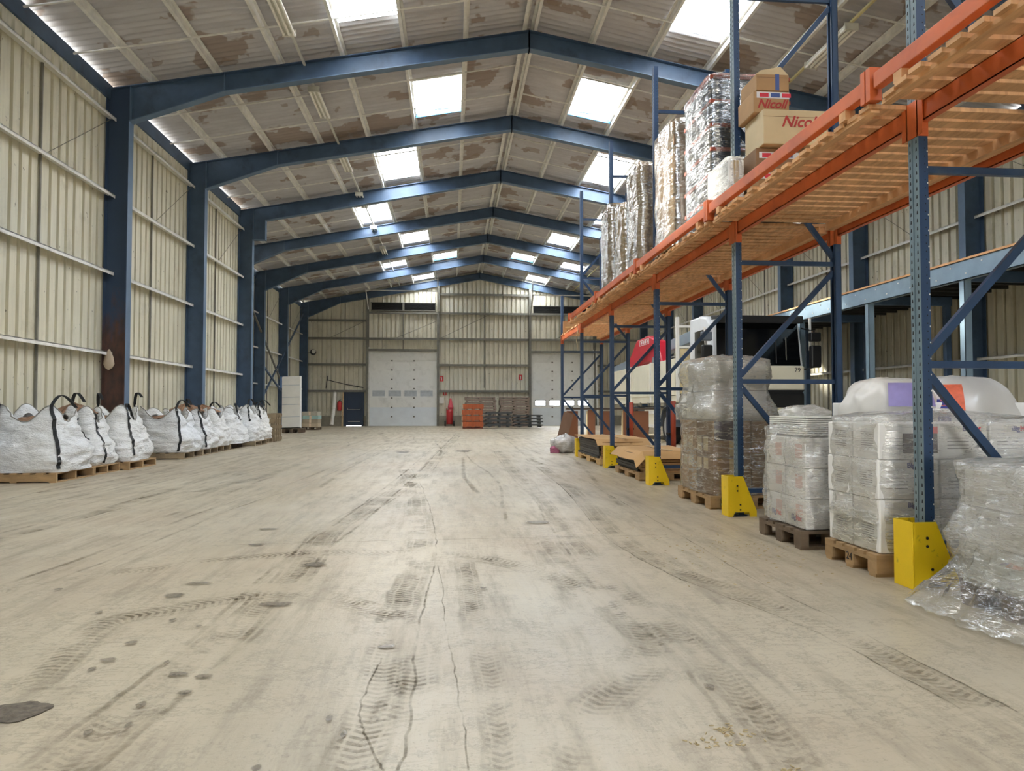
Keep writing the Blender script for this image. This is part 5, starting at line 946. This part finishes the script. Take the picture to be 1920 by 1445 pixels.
def carton(parent, x0, x1, y0, y1, z0, z1, m, tape=True, nm='carton'):
    c = B().box(x0, x1, y0, y1, z0, z1).build(nm, m, parent, bevel=.008)
    if tape:
        xm = (x0+x1)/2; B().box(xm-.025, xm+.025, y0-.0015, y0, z0+.02, z1-.005).build('tape', m_tape, c)
    return c
def band_y(par, x0, x1, y, z, h=.05, rep=2, size=.055):      # printed band on a face looking at -y
    B().box(x0, x1, y-.003, y-.0005, z-h/2, z+h/2).build('label_strip', m_white, par)
    for r in range(rep):
        xc = x0+(x1-x0)*(r+.5)/rep
        text('Big', size, m_bmb, par, face_m((xc, y-.0035, z), '-y'), depth=.001, bold=.002, align='RIGHT'); text('Mat', size, m_bmr, par, face_m((xc+.004, y-.0035, z), '-y'), depth=.001, bold=.002, align='LEFT')
def band_x(par, x, y0, y1, z, h=.05, size=.055):              # on a face looking at -x
    B().box(x-.003, x-.0005, y0, y1, z-h/2, z+h/2).build('label_strip', m_white, par); yc = (y0+y1)/2
    text('Big', size, m_bmb, par, face_m((x-.0035, yc, z), '-x'), depth=.001, bold=.002, align='RIGHT'); text('Mat', size, m_bmr, par, face_m((x-.0035, yc-.004, z), '-x'), depth=.001, bold=.002, align='LEFT')
def lines_x(par, x, y0, y1, z0, z1, n=8):
    b = B()
    for k in range(n):
        z = z1-(z1-z0)*k/n; b.box(x-.002, x-.0005, y0, y1, z-.004, z)
    b.build('text_lines', m_ink, par)
def lines_y(par, y, x0, x1, z0, z1, n=6):
    b = B()
    for k in range(n): z = z1-(z1-z0)*k/n; b.box(x0, x1, y-.002, y-.0005, z-.004, z)
    b.build('text_lines', m_ink, par)
# -- pallet 24 with white cartons beside the first upright
pallet('wooden pallet stamped 24 under the white cartons by the nearest upright', 2.74, 3.9, 4.42, 5.06, m_pal, along='x')
pp_ = bpy.data.objects['wooden_pallet'] if False else [o for o in bpy.data.objects if o.get('label', '').startswith('wooden pallet stamped 24')][0]
text('24', .075, m_blk, pp_, face_m((2.738, 4.74, .075), '-x'), depth=.001)
L1 = thing('wrapped_load', 'film-wrapped stack of white printed cartons on the pallet stamped 24', 'load', (3.3, 4.75, .144))
zt = [.146, .50, .76, 1.0]
for k in range(3):
    for j, (a, c) in enumerate(((4.45, 4.755), (4.765, 5.07))):
        for i, (u, w) in enumerate(((2.78, 3.2), (3.21, 3.55), (3.56, 3.9))):
            jx = random.uniform(-.006, .006); cc = carton(L1, u+jx, w+jx, a, c, zt[k], zt[k+1]-.004, m_wbox if not (k == 2 and i == 0 and j == 0) else m_wbox, False)
            if j == 0:
                if k < 2 or i: band_y(cc, u+.1, w-.02, a, zt[k+1]-.04, .04, 1, .045)
                lines_y(cc, a, u+.05, u+.2, zt[k]+.05, zt[k]+.14, 4); B().lathe([(.014, -.002), (.014, -.0005)], (w-.07, a, zt[k]+.09), 'y', 12).build('grip_hole', m_ink, cc)
            if i == 0:
                lines_x(cc, u+jx, a+.06, c-.1, zt[k]+.06, zt[k]+.18, 8)
B().box(2.95, 3.19, 4.446, 4.449, .80, .93).build('dark_print', m_drk, L1); B().box(3.05, 3.19, 4.444, 4.446, .93, .975).build('red_print', m_bmr, L1); B().box(3.03, 3.10, 4.445, 4.448, .30, .345).build('red_label', m_bmr, L1)
text('Lup', .04, m_white, L1, face_m((3.065, 4.4435, .322), '-y'), depth=.0008)
wrap(L1, 2.755, 3.92, 4.425, 5.09, .34, 1.03, m_filmw, 3, .035, .05)
wrap(L1, 2.765, 3.91, 4.435, 5.08, .16, .40, m_film, 4, .012, top=False, rows_=8)
# -- hooded load behind it
pallet('wooden pallet hidden under the hooded sacks behind the white cartons', 3.3, 4.5, 5.2, 6.0, m_palg)
L2 = thing('hooded_load', 'white plastic hood with purple and orange print over stacked sacks', 'load', (3.75, 5.6, .144))
for k in range(4):
    for u in (3.32, 3.72, 4.12): carton(L2, u, u+.39, 5.22, 5.98, .146+k*.25, .146+k*.25+.245, m_wbox, False)
def hump(parent, cx, cy, rx, ry, z0, hz, m, seed, name):
    rows = []
    for i in range(15):
        f = i/14; a = f*PI/2; q = math.cos(a)**.55 if i < 14 else .01; row = []
        for k in range(60):
            b_ = 2*PI*k/60; ca, sa = math.cos(b_), math.sin(b_); r = (abs(ca)**3+abs(sa)**3)**(-1/3)
            d = .03*fbm((ca*2+seed, sa*2, f*3)); row.append(Vector((cx+rx*r*ca*q+d*ca, cy+ry*r*sa*q+d*sa, z0+hz*math.sin(a)**.8+.015*fbm((ca*3*q, sa*3*q, seed)))))
        rows.append(row)
    B().grid(rows, True).build(name, m, parent, smooth=True)
m_hoodw = mat('hood_white', 'cfcdc8', .3, 0, .05, 2, bump=.25, bscale=5)
hump(L2, 3.52, 5.50, .30, .36, .92, .42, m_hoodw, 1, 'sack_hump'); hump(L2, 4.12, 5.58, .46, .46, .72, .64, m_hoodw, 2, 'sack_hump')
wrap(L2, 3.26, 4.56, 5.12, 6.05, .2, .98, m_hood, 7, .03, .05)
# printed patches follow the front of the humps
def patch(parent, cx, cy, rx, ry, z0, hz, a0, a1, f0, f1, m, nm, off=.012):
    rows = []
    for i in range(7):
        f = f0+(f1-f0)*i/6; a = f*PI/2; q = math.cos(a)**.55; row = []
        for k in range(13):
            b_ = a0+(a1-a0)*k/12; ca, sa = math.cos(b_), math.sin(b_); r = (abs(ca)**3+abs(sa)**3)**(-1/3)
            row.append(Vector((cx+(rx*r*q+off+.01)*ca, cy+(ry*r*q+off+.012)*sa, z0+hz*math.sin(a)**.8+off)))
        rows.append(row)
    B().grid(rows).build(nm, m, parent, smooth=True)
patch(L2, 3.52, 5.50, .30, .36, .92, .42, -2.2, -1.05, .22, .62, m_prp, 'purple_print'); patch(L2, 4.12, 5.58, .46, .46, .72, .64, -2.35, -2.0, .3, .62, m_orp, 'orange_print'); patch(L2, 4.12, 5.58, .46, .46, .72, .64, -2.5, -2.2, .2, .42, m_bmb, 'blue_print')
# -- nearest load with loose film skirt
pallet('wooden pallet under loose clear film at the right edge, nearest of all', 2.86, 4.0, 3.1, 3.82, m_pald)
L3 = thing('wrapped_load', 'nearest film-wrapped white load with a loose film skirt on the floor', 'load', (3.4, 3.45, .144))
for k in range(3):
    for i, (u, w) in enumerate(((2.88, 3.2), (3.21, 3.55), (3.56, 3.95))):
        cc = carton(L3, u, w, 3.22, 3.8, .146+k*.205, .146+k*.205+.2, m_wbox, False)
        if k == 2: band_y(cc, u+.02, w-.02, 3.22, .72, .04, 1, .045); band_y(cc, u+.02, w-.02, 3.22, .60, .03, 1, .03) if i else None
B().box(2.855, 2.885, 3.085, 3.095, .52, .715).build('purple_tape', m_prp, L3); B().box(2.91, 3.0, 3.085, 3.098, .66, .712).build('orange_print', m_orp, L3)
wrap(L3, 2.79, 4.0, 3.14, 3.86, .17, .79, m_filmw, 11, .045, .02, e=7, sh=lambda t: 1.0+.05*math.sin(3*t)-.06*t)
wrap(L3, 2.80, 4.0, 3.15, 3.85, .15, .8, m_filmw, 12, .035, .02, e=7, name='inner_film')
rows = []
for i in range(16):
    f = i/15; row = []
    for k in range(60):
        a = PI*.62+PI*.95*k/59; ca, sa = math.cos(a), math.sin(a); r = (abs(ca)**5+abs(sa)**5)**(-1/5)
        rx, ry = .60+.26*f**1.3, .35+.22*f**1.3; z = .36*(1-f)**1.25+.006+.05*(1-f)**.6*f**.5*max(0, fbm((k*.33, f*2.5, 5)))*2+.018*f*(fbm((k*.5, f*4, 1))+.5)
        d = .045*fbm((k*.28, f*1.5, 9))
        row.append(Vector((3.4+(rx*r+d)*ca, 3.5+(ry*r+d)*sa, max(.006, z))))
    rows.append(row)
B().grid(rows).build('film_skirt', m_skirt, L3, smooth=True)
band_y(L3, 2.86, 3.2, 3.10, .735, .04, 1, .045); band_y(L3, 3.25, 3.6, 3.10, .74, .04, 1, .045)
patch(L3, 3.4, 3.5, .62, .40, .02, .3, PI*1.02, PI*1.1, .5, .95, m_orp, 'orange_print', .03); band_y(L3, 2.86, 3.2, 3.10, .735, .04, 1, .045); band_y(L3, 3.25, 3.6, 3.10, .74, .04, 1, .045)
patch(L3, 3.4, 3.5, .62, .40, .02, .3, PI*.98, PI*1.02, .5, .95, m_prp, 'purple_print', .028); patch(L3, 3.4, 3.5, .64, .42, .02, .3, PI*1.33, PI*1.38, .55, .8, m_orp, 'orange_print', .03)
# -- dark pallet load with coils of white sheet on top
pallet('dark weathered pallet under the grey-white wrapped load between uprights', 2.69, 3.2, 5.32, 6.08, m_pald)
L4 = thing('wrapped_load', 'milky film-wrapped load with white layered sheets on top, on a dark pallet', 'load', (3.2, 5.7, .144))
for k in range(3):
    for j, (a, c) in enumerate(((5.36, 5.7), (5.71, 6.05))):
        for u, w in ((2.75, 3.17),):
            cc = carton(L4, u, w, a, c, .146+k*.24, .146+k*.24+.235, m_wbox, False)
            if u < 3: B().box(u-.002, u-.0005, a+.05, a+.16, .22+k*.24, .33+k*.24).build('pink_label', mat('label_pink', 'd9b6ae', .6), cc)
            if u < 3 and k == 0: band_x(cc, u, a+.03, c-.05, .22, .06, .06)
for k in range(9): B().box(2.78, 3.16, 5.40, 6.05, .88+k*.017, .88+k*.017+.013).build('sheet', m_dpan, L4, bevel=.003)
wrap(L4, 2.71, 3.21, 5.31, 6.09, .16, .94, m_filmw, 21, .05, .02, sh=lambda t: 1.04-.08*abs(t-.35))
hump(L4, 3.02, 5.9, .2, .17, .98, .14, m_hood, 5, 'loose_film')
# -- brown carton tower at the second upright
pallet('wooden pallet under the brown wrapped cartons at the second upright', 2.78, 3.72, 7.5, 8.62, m_pal, along='x')
L5 = thing('wrapped_load', 'tall brown carton load with silvery film top beside the second upright', 'load', (3.25, 8.1, .144))
for k in range(2):
    for a, c in ((7.56, 8.07), (8.08, 8.6)):
        for u, w in ((2.83, 3.26), (3.27, 3.7)): cc = carton(L5, u, w, a, c, .146+k*.405, .146+k*.405+.40, m_cardd if a < 8 else m_card)
        b = B()
    for yy in (7.7, 7.9, 8.2, 8.4):
        B().box(2.826, 2.829, yy, yy+.13, .62 if k else .42, .78 if k else .54).build('icon_label', m_cardp, L5)
B().box(2.85, 3.08, 7.552, 7.556, .74, .95).build('dark_picture', m_drk, L5)
for k in range(2):
    for u, w in ((2.86, 3.2), (3.2, 3.5)):
        j = random.uniform(-.03, .03); carton(L5, u+j, w+j, 7.65, 8.5, .96+k*.33, .96+k*.33+.325, mat('carton_greyish', 'a9a6a0', .7, 0, .1), False)
wrap(L5, 2.785, 3.735, 7.515, 8.65, .15, .97, m_film, 31, .022, top=False)
wrap(L5, 2.79, 3.58, 7.58, 8.66, .95, 1.63, m_filmw, 32, .055, .07, sh=lambda t: 1.06-.16*t+.07*math.sin(9*t))
wrap(L5, 2.76, 3.6, 7.56, 8.7, .98, 1.14, m_film, 33, .045, top=False, rows_=8, name='film_band')
# -- flat-packed sheets further along
for (y0, y1, x1, zt_, lab, sd) in ((10.5, 12.1, 3.75, .40, 'second-nearest pallet of dark flat packs with a folded cardboard lid', 1), (13.35, 15.75, 3.75, .46, 'far pallet of dark flat packs with a loose cardboard sheet on top', 2)):
    pallet('low pallet under the '+lab.split(' with')[0], 2.8, x1, y0, y1, m_pal if sd == 1 else mat('pallet_pale', 'c9a873', .8), along='x', h=.12)
    L = thing('flat_pack_stack', lab, 'sheet stack', (3.25, (y0+y1)/2, .12))
    n = 7
    for k in range(n):
        j = random.uniform(-.025, .025); h = (zt_-.125)/n; B().box(2.82+j, x1-.05+j, y0+.25+j, y1-.05, .122+k*h, .122+k*h+h-.006).build('flat_pack', mat('pack_dark', '4c4a47', .6, 0, .2, 8) if k % 3 else m_grt, L)
        B().box(2.86+j, x1-.1+j, y0+.03-j, y0+.26, .122+k*h, .122+k*h+h-.008).build('board_end', m_card, L)
    b = B(); rows = []
    for i in range(13):
        yy = y0-.06+(y1-y0+.15)*i/12; row = []
        for k in range(9):
            xx = 2.74+(x1-2.74+.02)*k/8; dz = .018*fbm((xx*1.5, yy*1.2, sd)); dr = -.13 if (k == 0 and sd == 1) else 0; dr2 = -.11 if i == 0 else 0
            row.append(Vector((xx, yy if i else y0-.045, zt_+.03+dz+dr+dr2)))
        rows.append(row)
    b.grid(rows).build('cardboard_lid', mat('lid_card', 'c09a68', .8, 0, .08, 2), L, solid=.008)
    B().box(3.3, 3.34, y0+.1, y1-.1, zt_+.045, zt_+.05).build('strap', m_cardp, L)
# -- plastic rubbish bag, leaning planks, brown boards, ladder
bgp = thing('plastic_bag', 'clear plastic bag of film waste lying by the farthest yellow guard', 'bag', (2.72, 17.3, 0))
rows = []
for i in range(17):
    a = -PI/2+PI*i/16; q = max(.02, math.cos(a)); row = []
    for k in range(40):
        b_ = 2*PI*k/40; d = 1+.22*fbm((math.cos(b_)*2, math.sin(b_)*2, i*.25))+.08*math.sin(7*b_+i*.6); row.append(Vector((2.74+.32*q*d*math.cos(b_), 17.3+.3*q*d*math.sin(b_), max(.004, .2+.235*math.sin(a)*d))))
    rows.append(row)
B().grid(rows, True).build('bag_skin', k_film('bag_film', .45, .4, (.95, .95, .95), .18), bgp, smooth=True)
inn = [[Vector((2.74, 17.3, .2))+(v-Vector((2.74, 17.3, .2)))*.82 for v in r] for r in rows]
B().grid(inn, True).build('crumpled_waste', mat('film_waste', 'b9b2ae', .6, 0, .3, 9, bump=.5, bscale=12), bgp)
hump(bgp, 2.50, 17.25, .12, .14, .0, .17, mat('waste_print', 'a8607a', .5, 0, .4, 12), 3, 'printed_waste')
tag(B().prism([(0, 0), (.26, 0), (.26, .03), (0, .03)], 'z', 0, 1.05).build('leaning_plank', mat('plank_brown', '7d6250', .75, 0, .15, 4, (1, 1, .3))), 'brown plank leaning on the end upright of the rack', 'plank')
pk = bpy.data.objects['leaning_plank']; pk.location = (2.56, 17.95, 0); pk.rotation_euler = (R(-8), R(15), R(-10))
m_bb = mat('brown_board', '86563a', .6, 0, .12, 2, (1, 1, .4))
for k, x in enumerate((3.36, 3.95, 4.35, 5.0, 5.35)):
    w = (.3, .22, .34, .2, .42)[k]
    bd = thing('brown_board', 'tall brown board standing behind the rack end, '+WD[k]+' from the aisle', 'board', (x+w/2, 20.6, 0), 0, 'brown boards behind the rack')
    B().box(x, x+w, 20.55, 20.59, 0, 1.0+.03*(k % 2)).build('board_face', m_bb, bd, bevel=.004); B().box(x-.03, x, 20.55, 20.62, 0, 1.0).build('edge_strip', m_cardp if k % 2 else m_bb, bd); B().prism([(20.6, 0), (21.1, 0), (20.62, .9)], 'x', x+w*.4, x+w*.4+.03).build('prop', m_bb, bd)
tag(B().box(3.3, 5.95, 20.5, 20.68, 1.04, 1.09).build('board_rail', mat('rail_dark', '55483c', .7)), 'dark rail lying along the tops of the brown boards', 'rail')
ld = thing('ladder', 'aluminium ladder standing against the gable right of the right overhead door', 'ladder', (8.95, 42.9, 0))
for x in (8.78, 9.12): B().bar((x, 42.45, 0), (x, 42.92, 4.6), .03, .08).build('stile', m_galv, ld)
for k in range(15): B().bar((8.78, 42.48+.47*k/15.3, .28+k*.29), (9.12, 42.48+.47*k/15.3, .28+k*.29), .035, .035).build('rung', m_galv, ld)

# ------------------------------------------------------------------ loads on the rack deck
ZD = 3.036
def tower(label, x0, x1, y0, y1, z1, m, seed, n, film=None):
    film = film or m_filmg
    L = thing('wrapped_load', label, 'load', ((x0+x1)/2, (y0+y1)/2, ZD)); h = (z1-ZD-.14)/n
    for xx in (x0+.03, (x0+x1)/2-.06, x1-.15): B().box(xx, xx+.12, y0, y1, ZD, ZD+.10).build('pallet_runner', m_pal, L)
    for k in range(5): w = (y1-y0)/5; B().box(x0, x1, y0+k*w+.02, y0+(k+1)*w-.02, ZD+.10, ZD+.13).build('pallet_board', m_pal, L)
    for k in range(n):
        j = random.uniform(-.012, .012); xm = (x0+x1)/2
        for u, w in ((x0+.02, xm-.005), (xm+.005, x1-.02)): carton(L, u+j, w+j, y0+.02, y1-.02, ZD+.135+k*h, ZD+.135+(k+1)*h-.006, m)
    wrap(L, x0-.02, x1+.02, y0-.02, y1+.02, ZD+.1, z1+.02, film, seed, .022, .03)
    return L
# dark layered tower at the second upright
D1 = thing('wrapped_load', 'dark film-wrapped tower with thin red layers on the rack deck', 'load', (3.2, 7.85, ZD))
m_dark = mat('dark_goods', '2a2d31', .35, 0, .5, 12, bump=.5, bscale=18); m_redl = mat('red_layer', 'a8543f', .6)
for xx in (2.8, 3.2, 3.6): B().box(xx, xx+.1, 7.42, 8.3, ZD, ZD+.1).build('pallet_runner', m_pal, D1)
for k in range(6):
    z = ZD+.1+k*.265; carton(D1, 2.80, 3.68, 7.44, 8.3, z, z+.225, m_dark, False, 'goods_layer')
    B().box(2.79, 3.69, 7.42, 8.31, z+.225, z+.262).build('separator_board', m_redl, D1)
wrap(D1, 2.77, 3.71, 7.40, 8.33, ZD+.08, ZD+1.70, k_film('stretch_film_streaks', .22, .9, (.92, .94, .96), .2, gl=.85, bs=.5), 41, .02, .05)
D1b = thing('wrapped_load', 'low bright white wrapped bundle on the rack deck beside the second upright', 'load', (2.8, 7.05, ZD))
for k in range(2): carton(D1b, 2.715, 2.875, 6.76, 7.33, ZD+.002+k*.26, ZD+.002+k*.26+.255, m_wbox, True)
wrap(D1b, 2.70, 2.892, 6.74, 7.36, ZD+.005, ZD+.55, m_filmw, 42, .012, .03, sh=lambda t: 1.0-.06*t)
tower('brown film-wrapped carton tower just past the dark one on the deck', 2.76, 3.65, 8.62, 9.5, 4.72, m_cardd, 43, 5)
tower('shorter brown wrapped tower between two uprights on the deck', 2.76, 3.65, 10.25, 11.05, 4.72, m_cardd, 44, 5)
tower('brown carton tower with bright film, fourth along the deck', 2.78, 3.65, 11.35, 12.0, 4.45, m_card, 45, 4)
tower('farthest wrapped carton tower on the rack deck', 2.78, 3.7, 12.35, 13.1, 4.72, m_cardd, 46, 5)
# loose printed cartons in front of the tower
m_nic = mat('print_nicoll', 'a8322c', .6); m_bstr = mat('tape_white', 'd6d6d8', .4); m_tapeb = mat('tape_blue', '39508a', .5)
def nic(label, x0, x1, y0, y1, z0, z1, tx, tz, m=m_cardp, size=.15, strip=None):
    c = thing('printed_carton', label, 'box', ((x0+x1)/2, (y0+y1)/2, z0), 0, 'printed cartons on the rack deck')
    b_ = B().box(x0, x1, y0, y1, z0, z1).build('carton_body', m, c, bevel=.008)
    B().box(x0, x1, y0-.002, y0-.0005, z1-(z1-z0)*.2-.004, z1-(z1-z0)*.2).build('flap_line', m_cardd, c)
    if tx: text('Nicoll', size, m_nic, c, face_m((tx, y0-.003, tz), '-y'), depth=.001, bold=.003, shear=.35)
    if strip:
        B().box(x0+.03, x1, y0-.003, y0-.0005, strip-.03, strip+.03).build('tape_strip', m_bstr, c)
        for k in range(3):
            xx = x0+.06+k*(x1-x0)/3.2; B().box(xx, xx+.09, y0-.0045, y0-.003, strip-.02, strip+.02).build('tape_print', m_tapeb if k % 2 else m_bmr, c)
    return c
nic('wide pale printed carton in the middle of the loose pile on the deck', 2.97, 3.62, 6.52, 6.95, 3.63, 3.97, 3.33, 3.85)
nic('brown taped carton at the bottom of the loose pile on the deck', 2.93, 3.7, 6.55, 7.03, ZD+.004, 3.36, None, 0, m_card, strip=3.33)
nic('flat brown carton second up in the loose pile on the deck', 2.93, 3.62, 6.6, 7.03, 3.366, 3.62, None, 0, m_cardd, strip=3.55)
nic('upper brown printed carton in the loose pile on the deck', 2.92, 3.28, 6.62, 7.0, 3.975, 4.19, 3.1, 4.06, m_card, .12, 4.15)
tp = nic('topmost brown carton with open peaked flaps in the loose pile on the deck', 2.95, 3.28, 6.62, 7.0, 4.195, 4.36, None, 0, m_card)
B().prism([(2.95, 4.36), (3.28, 4.36), (3.2, 4.44), (3.0, 4.40)], 'y', 6.63, 6.99).build('flap', m_cardp, tp); B().box(3.14, 3.18, 6.617, 6.62, 4.2, 4.36).build('tape_strip', m_tapeb, tp)

cs = thing('cardboard_sheet', 'bent cardboard sheet standing at the far end of the rack deck', 'cardboard', (3.15, 18.78, ZD))
B().grid([[Vector((2.94+.05*i, 18.74+.03*math.sin(i*.6), ZD+.003+.09*k+.01*i*(k > 0))) for i in range(10)] for k in range(5)]).build('sheet', m_card, cs, solid=.008)
B().bar((3.0, 18.72, ZD+.2), (3.3, 18.73, ZD+.22), .004, .05).build('tape', m_tape, cs)
hs = thing('hanging_strap', 'pale loose strap hanging down from the far deck edge', 'strap', (2.9, 16.3, 2.88))
B().grid([[Vector((2.885+.02*math.sin(k*1.1), 16.28+dx, 2.99-.07*k)) for dx in (0, .05)] for k in range(9)]).build('strap_band', m_cardp, hs, solid=.004)
